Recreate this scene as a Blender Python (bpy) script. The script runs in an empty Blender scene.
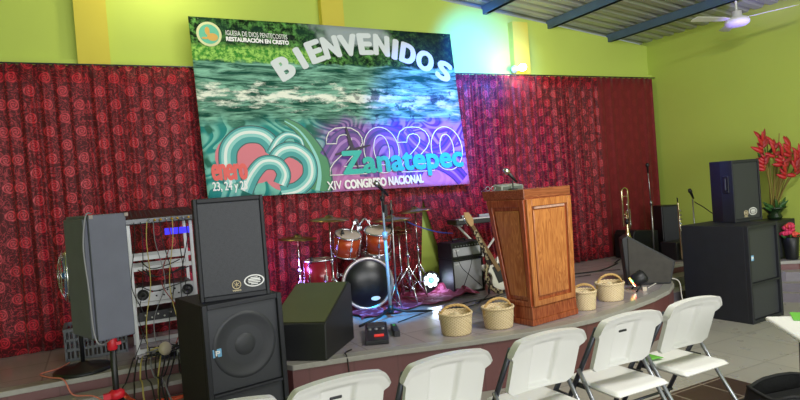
import bpy, bmesh, math, random
from mathutils import Vector, Matrix
random.seed(7)
PI = math.pi
SC = bpy.context.scene
COL = SC.collection

# ------------------------------------------------------------------ camera
YAW, PITCH, ROLL, FPX, EYE = 0.474685, 0.0185967, 0.0769837, 594.39, 1.65
F = Vector((math.sin(YAW)*math.cos(PITCH), math.cos(YAW)*math.cos(PITCH), -math.sin(PITCH)))
R0 = Vector((math.cos(YAW), -math.sin(YAW), 0)); U0 = R0.cross(F)
RR = math.cos(ROLL)*R0 - math.sin(ROLL)*U0; UU = RR.cross(F)
cam_data = bpy.data.cameras.new('camera'); cam = bpy.data.objects.new('camera', cam_data); COL.objects.link(cam)
cam_data.sensor_width = 36; cam_data.lens = FPX/800*36; cam_data.clip_start = 0.05; cam_data.clip_end = 200
M = Matrix((( RR.x, UU.x, -F.x, 0), (RR.y, UU.y, -F.y, 0), (RR.z, UU.z, -F.z, EYE), (0, 0, 0, 1)))
cam.matrix_world = M
SC.camera = cam
SC.view_settings.view_transform = 'Standard'; SC.view_settings.look = 'None'
SC.view_settings.gamma = 1; SC.view_settings.use_curve_mapping = False
SC.view_settings.exposure = 0.42

# ------------------------------------------------------------------ world and lights
w = bpy.data.worlds.new('world'); SC.world = w; w.use_nodes = True
bg = w.node_tree.nodes['Background']; bg.inputs[0].default_value = (0.80, 0.90, 1.0, 1); bg.inputs[1].default_value = 0.9

def light(name, kind, loc, energy, color=(1, 1, 1), target=None, **kw):
    d = bpy.data.lights.new(name, kind); d.energy = energy; d.color = color
    for k, v in kw.items(): setattr(d, k, v)
    o = bpy.data.objects.new(name, d); COL.objects.link(o); o.location = loc
    if target is not None:
        o.rotation_euler = (Vector(target)-Vector(loc)).to_track_quat('-Z', 'Y').to_euler()
    return o
light('daylight_doorway', 'AREA', (2.0, -5.6, 2.0), 420, (1.0, 0.98, 0.95), (2.4, 6, 1.2), shape='RECTANGLE', size=9, size_y=3.2)
light('overhead_fill', 'AREA', (3.6, 1.6, 3.75), 85, (1.0, 0.98, 0.92), (4.3, 3.4, 0), shape='RECTANGLE', size=1.3, size_y=0.25)  # added general fill, no real fixture; lifts right wall, lectern and top surfaces
light('drum_glow', 'POINT', (1.78, 5.9, .95), 5, (.45, .25, 1.0), shadow_soft_size=.07)
light('bulb_glow', 'POINT', (5.12, 6.1, 3.14), 7, (1.0, 0.93, 0.72), shadow_soft_size=0.05)
light('bulb_glow_left', 'POINT', (0.75, 5.85, 4.05), 16, (1.0, 0.93, 0.62), shadow_soft_size=0.08)
light('stage_spot_cyan', 'SPOT', (4.0, 4.9, 3.5), 850, (0.0, 0.19, 1.0), (4.60, 6.4, 3.3), spot_size=math.radians(55), spot_blend=1.0, shadow_soft_size=0.08)
light('stage_spot_blue', 'SPOT', (3.4, 3.4, 3.6), 1300, (0.0, 0.17, 1.0), (3.75, 6.3, 2.45), spot_size=math.radians(38), spot_blend=1.0, shadow_soft_size=0.08)
light('stage_spot_violet', 'SPOT', (2.6, 3.6, 3.4), 420, (0.30, 0.06, 1.0), (4.5, 6.3, 2.1), spot_size=math.radians(38), spot_blend=1.0, shadow_soft_size=0.08)
light('stage_spot_pole', 'SPOT', (2.0, 3.6, 3.3), 900, (0.0, 0.42, 1.0), (2.46, 5.15, 0.72), spot_size=math.radians(17), spot_blend=0.9, shadow_soft_size=0.04)
light('side_blue', 'SPOT', (5.2, 4.7, 2.3), 40, (.05, .1, 1.0), (6.2, 4.3, 1.5), spot_size=math.radians(30), spot_blend=1.0, shadow_soft_size=.05)
light('fan_violet', 'SPOT', (6.6, 4.0, 2.4), 90, (0.30, 0.20, 1.0), (7.2, 4.3, 3.4), spot_size=math.radians(50), spot_blend=1.0, shadow_soft_size=0.05)

# ------------------------------------------------------------------ helpers
def lin(c):
    if isinstance(c, str):
        c = [int(c[i:i+2], 16)/255 for i in (0, 2, 4)]
    return tuple((x/12.92 if x <= 0.04045 else ((x+0.055)/1.055)**2.4) for x in c) + (1.0,)
MATS = {}
def mat(name, color='808080', rough=0.5, metal=0.0, spec=0.5, emit=None, estr=1.0, noise=0.0, nscale=8.0, bump=0.0, bscale=60.0, coat=0.0):
    if name in MATS: return MATS[name]
    m = bpy.data.materials.new(name); m.use_nodes = True; MATS[name] = m
    nt = m.node_tree; b = nt.nodes['Principled BSDF']
    b.inputs['Base Color'].default_value = lin(color); b.inputs['Roughness'].default_value = rough
    b.inputs['Metallic'].default_value = metal; b.inputs['Specular IOR Level'].default_value = spec
    b.inputs['Coat Weight'].default_value = coat
    if emit: b.inputs['Emission Color'].default_value = lin(emit); b.inputs['Emission Strength'].default_value = estr
    if noise or bump:
        tc = nt.nodes.new('ShaderNodeTexCoord')
    if noise:
        n = nt.nodes.new('ShaderNodeTexNoise'); n.inputs['Scale'].default_value = nscale; n.inputs['Detail'].default_value = 5
        nt.links.new(tc.outputs['Object'], n.inputs['Vector'])
        mr = nt.nodes.new('ShaderNodeMapRange'); mr.inputs['To Min'].default_value = 1-noise; mr.inputs['To Max'].default_value = 1+noise
        mr.inputs['From Min'].default_value = 0.25; mr.inputs['From Max'].default_value = 0.75
        nt.links.new(n.outputs['Fac'], mr.inputs['Value'])
        mx = nt.nodes.new('ShaderNodeVectorMath'); mx.operation = 'SCALE'; mx.inputs[0].default_value = lin(color)[:3]
        nt.links.new(mr.outputs[0], mx.inputs['Scale']); nt.links.new(mx.outputs[0], b.inputs['Base Color'])
    if bump:
        n2 = nt.nodes.new('ShaderNodeTexNoise'); n2.inputs['Scale'].default_value = bscale; n2.inputs['Detail'].default_value = 3
        nt.links.new(tc.outputs['Object'], n2.inputs['Vector'])
        bp = nt.nodes.new('ShaderNodeBump'); bp.inputs['Strength'].default_value = bump; bp.inputs['Distance'].default_value = 0.01
        nt.links.new(n2.outputs['Fac'], bp.inputs['Height']); nt.links.new(bp.outputs[0], b.inputs['Normal'])
    return m

class NB:
    """small node builder for procedural patterns"""
    def __init__(s, m): s.nt = m.node_tree; s.b = s.nt.nodes['Principled BSDF']
    def n(s, t, **k):
        x = s.nt.nodes.new(t)
        for a, v in k.items(): setattr(x, a, v)
        return x
    def put(s, sock, v):
        if isinstance(v, bpy.types.NodeSocket): s.nt.links.new(v, sock)
        else: sock.default_value = v
    def m(s, op, a, b=0.0, c=0.0):
        x = s.n('ShaderNodeMath', operation=op)
        s.put(x.inputs[0], a); s.put(x.inputs[1], b)
        if len(x.inputs) > 2: s.put(x.inputs[2], c)
        return x.outputs[0]
    def smooth(s, v, a, b):
        x = s.n('ShaderNodeMapRange', interpolation_type='SMOOTHSTEP')
        s.put(x.inputs['Value'], v); s.put(x.inputs['From Min'], a); s.put(x.inputs['From Max'], b)
        return x.outputs[0]
    def mix(s, f, a, b):
        x = s.n('ShaderNodeMix', data_type='RGBA')
        s.put(x.inputs[0], f); s.put(x.inputs[6], a); s.put(x.inputs[7], b)
        return x.outputs[2]
    def uv(s):
        x = s.n('ShaderNodeUVMap'); sp = s.n('ShaderNodeSeparateXYZ'); s.nt.links.new(x.outputs[0], sp.inputs[0])
        return x.outputs[0], sp.outputs[0], sp.outputs[1]
    def noise(s, vec, scale, detail=4, rough=0.5, dist=0.0):
        x = s.n('ShaderNodeTexNoise'); s.put(x.inputs['Vector'], vec); x.inputs['Scale'].default_value = scale
        x.inputs['Detail'].default_value = detail; x.inputs['Roughness'].default_value = rough; x.inputs['Distortion'].default_value = dist
        return x.outputs['Fac']
    def vec(s, x, y, z=0.0):
        c = s.n('ShaderNodeCombineXYZ'); s.put(c.inputs[0], x); s.put(c.inputs[1], y); s.put(c.inputs[2], z); return c.outputs[0]
    def bump(s, h, st=0.3, d=0.01):
        x = s.n('ShaderNodeBump'); x.inputs['Strength'].default_value = st; x.inputs['Distance'].default_value = d
        s.put(x.inputs['Height'], h); s.nt.links.new(x.outputs[0], s.b.inputs['Normal'])

class MB:
    def __init__(s): s.v = []; s.f = []; s.m = []; s.uvs = {}; s.sm = []
    def add(s, vs, fs, m=0, T=None, smooth=False):
        k = len(s.v)
        for p in vs:
            p = Vector(p); s.v.append(T @ p if T is not None else p)
        for f in fs: s.f.append([i+k for i in f]); s.m.append(m); s.sm.append(smooth)
        return s
    def box(s, c, d, m=0, T=None, rz=0, rx=0, ry=0):
        x, y, z = [a/2 for a in d]
        L = Matrix.Translation(c) @ Matrix.Rotation(rz, 4, 'Z') @ Matrix.Rotation(ry, 4, 'Y') @ Matrix.Rotation(rx, 4, 'X')
        if T is not None: L = T @ L
        vs = [(i*x, j*y, k*z) for k in (-1, 1) for j in (-1, 1) for i in (-1, 1)]
        return s.add(vs, [(0, 2, 3, 1), (4, 5, 7, 6), (0, 1, 5, 4), (2, 6, 7, 3), (0, 4, 6, 2), (1, 3, 7, 5)], m, L)
    def prism(s, pts, a, b, axis='z', m=0, T=None):
        """extrude a 2D outline between a and b along an axis"""
        n = len(pts)
        def P(p, h):
            if axis == 'z': return (p[0], p[1], h)
            if axis == 'y': return (p[0], h, p[1])
            return (h, p[0], p[1])
        vs = [P(p, a) for p in pts]+[P(p, b) for p in pts]
        fs = [list(range(n))[::-1], list(range(n, 2*n))]+[(i, (i+1) % n, n+(i+1) % n, n+i) for i in range(n)]
        return s.add(vs, fs, m, T)
    def tube(s, pts, r, n=8, m=0, closed=False, T=None, caps=True):
        pts = [Vector(p) for p in pts]; N = len(pts); rs = r if isinstance(r, (list, tuple)) else [r]*N
        vs = []; up = Vector((0, 0, 1)); prev = None
        for i, p in enumerate(pts):
            a = pts[i-1] if (i > 0 or closed) else p; b = pts[(i+1) % N] if (i < N-1 or closed) else p
            t = (b-a); t = t.normalized() if t.length > 1e-9 else Vector((0, 0, 1))
            if prev is None:
                u = up if abs(t.dot(up)) < .9 else Vector((1, 0, 0)); x = t.cross(u).normalized()
            else:
                x = (prev-t*prev.dot(t)); x = x.normalized() if x.length > 1e-6 else t.orthogonal().normalized()
            prev = x; y = t.cross(x)
            for k in range(n):
                q = 2*PI*k/n; vs.append(p+rs[i]*(math.cos(q)*x+math.sin(q)*y))
        fs = []
        for i in range(N if closed else N-1):
            for k in range(n):
                a = i*n+k; b = i*n+(k+1) % n; c = ((i+1) % N)*n; fs.append((a, b, c+(k+1) % n, c+k))
        if caps and not closed: fs += [list(range(n))[::-1], list(range((N-1)*n, N*n))]
        return s.add(vs, fs, m, T, True)
    def lathe(s, prof, c=(0, 0, 0), n=24, m=0, axis='z', T=None, cap=True, sx=1, sy=1, f=None):
        L = Matrix.Translation(c)
        if axis == 'y': L = L @ Matrix.Rotation(-PI/2, 4, 'X')
        if axis == 'x': L = L @ Matrix.Rotation(PI/2, 4, 'Y')
        if isinstance(axis, Vector): L = L @ Vector((0, 0, 1)).rotation_difference(axis).to_matrix().to_4x4()
        if T is not None: L = T @ L
        vs = []
        for j, (r, z) in enumerate(prof):
            for k in range(n):
                q = 2*PI*k/n; rr = r*(f(j, k) if f else 1)
                vs.append((rr*math.cos(q)*sx, rr*math.sin(q)*sy, z))
        fs = [(j*n+k, j*n+(k+1) % n, (j+1)*n+(k+1) % n, (j+1)*n+k) for j in range(len(prof)-1) for k in range(n)]
        if cap: fs += [list(range(n))[::-1], list(range((len(prof)-1)*n, len(prof)*n))]
        return s.add(vs, fs, m, L, True)
    def grid(s, fn, nu, nv, m=0, uv=None, smooth=True, T=None):
        k = len(s.v); vs = [fn(i/nu, j/nv) for j in range(nv+1) for i in range(nu+1)]
        if uv:
            for j in range(nv+1):
                for i in range(nu+1): s.uvs[k+j*(nu+1)+i] = uv(i/nu, j/nv)
        fs = [(j*(nu+1)+i, j*(nu+1)+i+1, (j+1)*(nu+1)+i+1, (j+1)*(nu+1)+i) for j in range(nv) for i in range(nu)]
        return s.add(vs, fs, m, T, smooth)
    def build(s, name, mats, parent=None, bevel=0, seg=2, solid=0, smooth=None, T=None):
        me = bpy.data.meshes.new(name)
        me.from_pydata([tuple(T @ Vector(p)) if T is not None else tuple(p) for p in s.v], [], s.f)
        for mm in (mats if isinstance(mats, (list, tuple)) else [mats]): me.materials.append(mm)
        for i, p in enumerate(me.polygons):
            p.material_index = s.m[i]; p.use_smooth = s.sm[i] if smooth is None else smooth
        if s.uvs:
            l = me.uv_layers.new(name='UVMap')
            for lp in me.loops: l.data[lp.index].uv = s.uvs.get(lp.vertex_index, (0, 0))
        me.validate(); me.update()
        o = bpy.data.objects.new(name, me); COL.objects.link(o)
        if parent: o.parent = parent
        if solid:
            md = o.modifiers.new('solid', 'SOLIDIFY'); md.thickness = solid; md.offset = 0
        if bevel:
            md = o.modifiers.new('bevel', 'BEVEL'); md.width = bevel; md.segments = seg; md.limit_method = 'ANGLE'; md.angle_limit = math.radians(40)
            md.harden_normals = False
        return o

def tag(o, label, cat, group=None):
    o['label'] = label; o['category'] = cat
    if group: o['group'] = group
    return o
def thing(name, label, cat, loc=(0, 0, 0), rz=0, group=None):
    o = bpy.data.objects.new(name, None); COL.objects.link(o); o.location = loc; o.rotation_euler = (0, 0, rz); o.empty_display_size = .1
    return tag(o, label, cat, group)
def struct(o): o['kind'] = 'structure'; return o
def copy_tree(o, parent=None):
    c = o.copy(); COL.objects.link(c)
    if parent: c.parent = parent
    for ch in list(o.children): copy_tree(ch, c)
    return c
def Tm(loc=(0, 0, 0), rz=0, rx=0, ry=0):
    return Matrix.Translation(loc) @ Matrix.Rotation(rz, 4, 'Z') @ Matrix.Rotation(ry, 4, 'Y') @ Matrix.Rotation(rx, 4, 'X')
def catmull(P, k=8, closed=False):
    P = [Vector(p) for p in P]; n = len(P); out = []
    for i in range(n if closed else n-1):
        g = (lambda j: P[j % n]) if closed else (lambda j: P[max(0, min(n-1, j))])
        a, b, c, d = g(i-1), g(i), g(i+1), g(i+2)
        for t in range(k):
            t /= k; out.append(0.5*((2*b)+(c-a)*t+(2*a-5*b+4*c-d)*t*t+(3*b-a-3*c+d)*t**3))
    if not closed: out.append(P[-1])
    return out
def text_geo(s, off=0.0, res=6):
    cu = bpy.data.curves.new('txt', 'FONT'); cu.body = s; cu.size = 1; cu.offset = off; cu.resolution_u = res; cu.fill_mode = 'FRONT' if hasattr(cu, 'fill_mode') else cu.fill_mode
    o = bpy.data.objects.new('txt', cu); COL.objects.link(o)
    dg = bpy.context.evaluated_depsgraph_get(); me = bpy.data.meshes.new_from_object(o.evaluated_get(dg))
    vs = [v.co.copy() for v in me.vertices]; fs = [list(p.vertices) for p in me.polygons]
    COL.objects.unlink(o); bpy.data.objects.remove(o); bpy.data.meshes.remove(me); bpy.data.curves.remove(cu)
    x0 = min(v.x for v in vs); x1 = max(v.x for v in vs); y0 = min(v.y for v in vs); y1 = max(v.y for v in vs)
    return [((v.x-x0)/(x1-x0), (v.y-y0)/(y1-y0)) for v in vs], fs, (x1-x0)/(y1-y0)

# ------------------------------------------------------------------ materials
M_wall = mat('lime_wall', 'B8CA5E', 0.75, spec=0.25, noise=0.03, nscale=1.5)
M_column = mat('yellow_column', 'D0C24C', 0.7, spec=0.25, noise=0.03, nscale=2)
M_black = mat('black_plastic', '15161A', 0.45, noise=0.15, nscale=12)
M_cab = mat('speaker_cabinet', '1B1D25', 0.6, noise=0.18, nscale=9, bump=0.15, bscale=150)
M_cabgrey = mat('grey_cabinet', '565966', 0.62, noise=0.1, nscale=7, bump=0.12, bscale=150)
M_chrome = mat('chrome', 'D8DADF', 0.2, 1.0)
M_steel = mat('steel', 'A8ABB0', 0.32, 1.0)
M_white = mat('white_plastic', 'DADAD6', 0.38, spec=0.4)
M_darkmetal = mat('dark_metal', '4B4E56', 0.4, 0.6)
M_silver = mat('silver_paint', '9FA3AA', 0.35, 0.7)
M_rackw = mat('rack_white', 'C9CBCF', 0.4, 0.3)
M_red = mat('red_plastic', 'C3152A', 0.45)
M_blueled = mat('blue_led', '2020F0', 0.5, emit='3A2CD8', estr=.8)

def grille_mat():
    m = mat('speaker_grille', '24262C', 0.55, 0.2); nb = NB(m)
    tc = nb.n('ShaderNodeTexCoord')
    v = nb.n('ShaderNodeTexVoronoi'); v.inputs['Scale'].default_value = 130; v.inputs['Randomness'].default_value = 0.1
    nb.nt.links.new(tc.outputs['Object'], v.inputs['Vector'])
    f = nb.smooth(v.outputs['Distance'], 0.25, 0.45)
    nb.put(nb.b.inputs['Base Color'], nb.mix(f, lin('08080A'), lin('3A3C42')))
    return m
M_grille = grille_mat()

def wood_mat(name, c1, c2, c3, axis=2, rough=0.25):
    m = mat(name, c1, rough, coat=0.5, spec=0.5); nb = NB(m); tc = nb.n('ShaderNodeTexCoord')
    sp = nb.n('ShaderNodeSeparateXYZ'); nb.nt.links.new(tc.outputs['Object'], sp.inputs[0])
    x, y, z = sp.outputs
    s = [nb.m('MULTIPLY', a, 0.9 if i == axis else 7.0) for i, a in enumerate((x, y, z))]
    v = nb.vec(*s)
    n1 = nb.noise(v, 1.6, 3, 0.55, 1.2); rings = nb.m('FRACT', nb.m('MULTIPLY', n1, 9.0))
    ring = nb.m('ABSOLUTE', nb.m('SUBTRACT', rings, 0.5))
    n2 = nb.noise(nb.vec(*[nb.m('MULTIPLY', a, 2.0 if i == axis else 90.0) for i, a in enumerate((x, y, z))]), 1.0, 3)
    col = nb.mix(nb.smooth(ring, 0.05, 0.5), lin(c2), lin(c1)); col = nb.mix(nb.m('MULTIPLY', nb.smooth(n2, 0.45, 0.75), 0.55), col, lin(c3))
    nb.put(nb.b.inputs['Base Color'], col); nb.b.inputs['Coat Roughness'].default_value = 0.15
    return m
M_wood = wood_mat('varnished_wood', 'C47C46', 'A86236', '864822')
M_wooddark = wood_mat('varnished_red_wood', 'AC5A34', '8E4024', '6A2A18')
M_woodtop = wood_mat('varnished_top_wood', 'A0583A', '84402A', '5E2A1C', axis=0)

def tile_mat(name, c1, c2, grout, sx, sy, rough, var=0.06, off=0.0, bumpy=0.0, coat=0.0):
    m = mat(name, c1, rough, coat=coat); nb = NB(m); tc = nb.n('ShaderNodeTexCoord')
    b = nb.n('ShaderNodeTexBrick'); b.offset = off; b.inputs['Scale'].default_value = 1
    b.inputs['Brick Width'].default_value = sx; b.inputs['Row Height'].default_value = sy; b.inputs['Mortar Size'].default_value = 0.007
    b.inputs['Color1'].default_value = lin(c1); b.inputs['Color2'].default_value = lin(c2); b.inputs['Mortar'].default_value = lin(grout)
    mp = nb.n('ShaderNodeMapping'); nb.nt.links.new(tc.outputs['Object'], mp.inputs[0]); nb.nt.links.new(mp.outputs[0], b.inputs['Vector'])
    n = nb.noise(tc.outputs['Object'], 2.3, 6, 0.6); g = nb.m('ADD', nb.m('MULTIPLY', nb.m('SUBTRACT', n, 0.5), var*6), 1.0)
    s = nb.n('ShaderNodeVectorMath', operation='SCALE'); nb.nt.links.new(b.outputs['Color'], s.inputs[0]); nb.put(s.inputs['Scale'], g)
    nb.nt.links.new(s.outputs[0], nb.b.inputs['Base Color'])
    nb.put(nb.b.inputs['Roughness'], nb.m('ADD', nb.m('MULTIPLY', nb.noise(tc.outputs['Object'], 5, 4), 0.25), rough-0.12))
    return m, mp
M_floor, _ = tile_mat('floor_tiles', 'A8A59B', 'A19E95', '8C8980', 0.6, 0.6, 0.30, 0.012)
M_brown, _ = tile_mat('brown_floor_tiles', '4C3A33', '44332D', '8A7D70', 0.33, 0.33, 0.35, 0.05)
M_stage, _ = tile_mat('stage_tiles', 'A69DA0', 'A0979A', '8C8386', 0.45, 0.45, 0.18, 0.02)
M_nosing = mat('stone_nosing', '9A9790', 0.4, noise=0.08, nscale=30)
M_riser, mp_ = tile_mat('maroon_riser_tiles', '6A4140', '663D3C', '5C3836', 0.33, 0.6, 0.35, 0.05)
mp_.inputs['Rotation'].default_value = (PI/2, 0, 0)

# ------------------------------------------------------------------ room shell
XR, YW, STG = 7.86, 6.47, 0.42
def roofz(x): return 4.47-0.118*x
def wall_back():
    mb = MB(); mb.prism([(-4, 0), (XR+.15, 0), (XR+.15, roofz(XR)+.02), (-4, roofz(-4)+.02)], YW, YW+.15, 'y'); return mb
struct(wall_back().build('wall_back', M_wall))
mb = MB(); mb.box((XR+.075, .4, 1.8), (.15, 12.4, 3.75)); struct(mb.build('wall_right', M_wall))
mb = MB(); mb.box((-4.075, .4, 2.5), (.15, 12.4, 5)); struct(mb.build('wall_left', M_wall))
mb = MB(); mb.box((1.95, .4, -.1), (12.2, 12.4, .2)); struct(mb.build('floor', M_floor))
mb = MB(); mb.box((0.8, 0.05, .003), (6.86, 5.9, .006)); struct(mb.build('floor', M_brown))
# corrugated roof
def corr(y):
    p = 0.19; t = ((y/p) % 1.0)
    return 0.035*(0 if t < .5 else (t-.5)/.12 if t < .62 else 1 if t < .88 else (1-t)/.12)
ys = []
y = -5.8
while y < YW+.15:
    ys += [y+.0, y+.095, y+.118, y+.167]; y += .19
mb = MB()
def fn(i, j, off):
    return (-4.1+i*12.2, 0, 0)
k = 0
vs = []; fs = []
for yy in ys:
    z = corr(yy+1e-6+5.8)
    for xx in (-4.1, XR+.12): vs.append((xx, yy, roofz(xx)+.09+z))
for i in range(len(ys)-1): fs.append((2*i, 2*i+1, 2*i+3, 2*i+2))
mb.add(vs, fs); M_zinc = mat('corrugated_zinc', 'A9ABA3', 0.42, 0.35, noise=0.12, nscale=3)
struct(mb.build('ceiling', M_zinc, solid=.004))
# rafters along y
M_beam = mat('blue_beam', '4A6078', 0.5, 0.1, noise=0.08, nscale=6)
for i, x in enumerate((-1.9, -.8, .35, 1.45, 2.55, 3.68, 4.80, 5.90, 7.06)):
    mb = MB(); z = roofz(x)+.03
    mb.prism([(x-.03, z-.06), (x+.03, z-.06), (x+.03, z+.055), (x-.03, z+.055)], -5.6, YW+.02, 'y')
    mb.box((x, .4, z-.057), (.075, 12.0, .006))
    struct(mb.build('trim_%d' % (i+1), M_beam))
# pilasters and ring beam
for i, (x0, x1, z1) in enumerate(((-.03, .25, 4.6), (2.46, 2.73, 4.3), (5.17, 5.43, 3.78))):
    mb = MB(); mb.prism([(x0, 3.0), (x1, 3.0), (x1, min(z1, roofz(x1))), (x0, min(z1, roofz(x0)))], YW-.10, YW+.01, 'y')
    struct(mb.build('trim_%d' % (i+11), M_column))
mb = MB(); mb.prism([(-4, 3.02), (XR, 3.02), (XR, 3.115), (-4, 3.115)], YW-.06, YW+.01, 'y'); struct(mb.build('trim_14', M_wall))

# ------------------------------------------------------------------ stage
M_step = mat('grey_step', '77717A', .4, noise=.08, nscale=12)
edge = [(-4, 5.12), (-1, 5.12), (.9, 5.12), (1.1, 5.11), (1.13, 4.4), (1.2, 4.27), (1.38, 4.235), (1.56, 4.20), (2.01, 4.09), (2.38, 3.97), (2.77, 3.87), (3.05, 3.82), (3.33, 3.79), (3.7, 3.79), (4.09, 3.84),
        (4.42, 3.92), (4.73, 4.0), (5.09, 4.13), (5.39, 4.31), (5.59, 4.5), (5.72, 4.75), (5.80, 5.1), (5.86, 5.15), (6.75, 5.15), (7.0, 4.80), (7.22, 4.42), (7.5, 4.2), (XR, 4.1)]
def strip(edge, z0, z1, back, mb, m=0, over=0):
    n = len(edge); vs = []
    for x, y in edge: vs += [(x, y-over, z0), (x, y-over, z1), (x, back, z0), (x, back, z1)]
    fs = []
    for i in range(n-1):
        a = 4*i; b = 4*(i+1); fs += [(a, b, b+1, a+1), (a+1, b+1, b+3, a+3), (a, a+2, b+2, b)]
    fs += [(0, 1, 3, 2), (4*n-4, 4*n-2, 4*n-1, 4*n-3)]
    return mb.add(vs, fs, m)
mb = MB(); strip(edge, 0, STG-.04, YW, mb, 0); struct(mb.build('stage', M_riser))
mb = MB(); strip([(x, y+.10) for x, y in edge], STG-.04, STG-.0005, YW, mb, 0); struct(mb.build('stage_floor', M_stage))
# stone nosing that follows the edge
mb = MB(); n = len(edge); vs = []
for x, y in edge: vs += [(x, y-.015, STG-.04), (x, y-.015, STG), (x, y+.105, STG), (x, y+.105, STG-.04)]
fs = []
for i in range(n-1):
    a = 4*i; b = a+4; fs += [(a, b, b+1, a+1), (a+1, b+1, b+2, a+2), (a, a+3, b+3, b)]
mb.add(vs, fs); struct(mb.build('stage_nosing', M_nosing, bevel=.006))
for s, (lo, hi) in (('left', (0, 4)), ('right', (21, 28))):
    for k, zt in enumerate((.31, .2, .1)):
        e = [(x, y-.22*(k+1)) for x, y in edge[lo:hi]]
        if s == 'left': e[-1] = (1.09, e[-1][1])
        mb = MB(); strip(e, 0, zt-.03, 6.0 if s == 'right' else 5.5, mb, 0); strip(e, zt-.03, zt, 6.0 if s == 'right' else 5.5, mb, 1, .012)
        for v in mb.v:
            if v.y > 5.4: v.y = 5.10 if s == 'left' else 5.0
        if s == 'right':
            mb = MB()
            strip2 = e; vs = []
            for i, (x, y) in enumerate(strip2):
                yo = edge[lo+i][1]+.004
                vs += [(x, y, 0), (x, y, zt), (x, yo, zt), (x, yo, 0)]
            fs = []
            for i in range(len(strip2)-1):
                a = 4*i; b = a+4; mb.add([], [])
                fs += [(a, b, b+1, a+1), (a+1, b+1, b+2, a+2)]
            mb.add(vs, fs, 0)
            for i in range(len(mb.m)):
                if i % 2: mb.m[i] = 1
        struct(mb.build('stage_step', [M_riser if s == 'left' else M_step, M_nosing]))

# ------------------------------------------------------------------ curtains
def curtain_mat(name, strength, base, rose, sheen):
    m = mat(name, base, 0.6, spec=0.3); nb = NB(m); uvv, u, v = nb.uv()
    wob = nb.noise(uvv, 9, 2)
    px, py = 0.285, 0.25
    best = None
    for ox, oy in ((0, 0), (px/2, py/2)):
        cu = nb.m('SUBTRACT', nb.m('FRACT', nb.m('DIVIDE', nb.m('ADD', u, ox), px)), 0.5)
        cv = nb.m('SUBTRACT', nb.m('FRACT', nb.m('DIVIDE', nb.m('ADD', v, oy), py)), 0.5)
        cu = nb.m('MULTIPLY', cu, px); cv = nb.m('MULTIPLY', cv, py)
        d = nb.m('SQRT', nb.m('ADD', nb.m('MULTIPLY', cu, cu), nb.m('MULTIPLY', cv, cv)))
        ang = nb.m('ARCTAN2', cv, cu)
        if best is None: best = (d, ang)
        else:
            sel = nb.m('LESS_THAN', d, best[0])
            ang = nb.m('ADD', nb.m('MULTIPLY', sel, ang), nb.m('MULTIPLY', nb.m('SUBTRACT', 1.0, sel), best[1]))
            d = nb.m('MINIMUM', d, best[0])
    pet = nb.m('MULTIPLY', nb.m('SINE', nb.m('ADD', nb.m('MULTIPLY', ang, 3.0), nb.m('MULTIPLY', d, 160.0))), 0.0035)
    dd = nb.m('ADD', d, nb.m('ADD', pet, nb.m('MULTIPLY', nb.m('SUBTRACT', wob, 0.5), 0.012)))
    inside = nb.m('SUBTRACT', 1.0, nb.smooth(dd, 0.050, 0.058))
    rings = nb.smooth(nb.m('SINE', nb.m('MULTIPLY', dd, 330.0)), -0.5, 0.6)
    rosef = nb.m('MULTIPLY', inside, nb.m('ADD', nb.m('MULTIPLY', rings, 0.8), 0.2))
    n1 = nb.noise(uvv, 17, 2, 0.5, 1.6)
    swirl = nb.m('SUBTRACT', 1.0, nb.smooth(nb.m('ABSOLUTE', nb.m('SUBTRACT', n1, 0.5)), 0.012, 0.05))
    leaves = nb.m('MULTIPLY', nb.m('MULTIPLY', swirl, nb.m('SUBTRACT', 1.0, inside)), 0.62)
    f = nb.m('MULTIPLY', nb.m('MAXIMUM', rosef, leaves), strength)
    nb.put(nb.b.inputs['Base Color'], nb.mix(f, lin(base), lin(rose)))
    nb.put(nb.b.inputs['Roughness'], nb.m('SUBTRACT', 0.62, nb.m('MULTIPLY', f, 0.22)))
    nb.b.inputs['Sheen Weight'].default_value = sheen
    return m
M_cur = curtain_mat('rose_jacquard', 1.0, '4E0610', 'BE2836', 0.1)
M_cur2 = curtain_mat('plain_jacquard', 0.35, '6A101A', '9C2832', 0.1)
YC, ZT, ZB = 6.34, 3.045, STG+.004
def curtain(x0, x1, folds, amp, m, label, seed, xb0=None, xb1=None):
    rnd = random.Random(seed); ph = [rnd.uniform(0, 6.3) for _ in range(6)]
    xb0 = x0 if xb0 is None else xb0; xb1 = x1 if xb1 is None else xb1
    W = x1-x0
    def fold(u, v):
        s = u*folds*2*PI
        a = 1.05*amp*(0.35+0.65*(0.5+0.5*math.sin(u*5.3+ph[0])))
        return a*(math.sin(s+ph[1]+.5*math.sin(u*9+ph[2])+.25*v*math.sin(u*4+ph[3]))+.35*math.sin(2.3*s+ph[4]+v*.8))
    def P(u, v):   # v=0 bottom
        vv = min(1, v/.44); xa = xb0+(x0-xb0)*vv; xb = xb1+(x1-xb1)*vv
        return (xa+(xb-xa)*u, YC-fold(u, v)*(0.55+.45*(1-v)), ZB+(ZT-ZB)*v+(.006*math.sin(u*folds*12.6) if v == 1 else 0))
    full = W*1.08
    mb = MB(); mb.grid(P, int(90*W)+20, 14, uv=lambda u, v: (x0+u*full, (ZT-ZB)*v))
    o = mb.build('curtain', m, solid=.003)
    return tag(o, label, 'curtain', 'red rose curtains along the back wall')
curtain(-1.9, -.62, 5, .018, M_cur, 'dark red rose curtain at the far left edge of the stage wall', 1)
curtain(-.63, .02, 5, .02, M_cur, 'dark red rose curtain behind the pedestal fan, far left of the grey speaker', 2)
curtain(.0, 1.10, 8, .022, M_cur, 'dark red rose curtain hanging behind the equipment rack', 3)
curtain(1.08, 3.58, 15, .024, M_cur, 'dark red rose curtain hanging under the banner behind the drum kit', 4, xb1=3.45)
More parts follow.
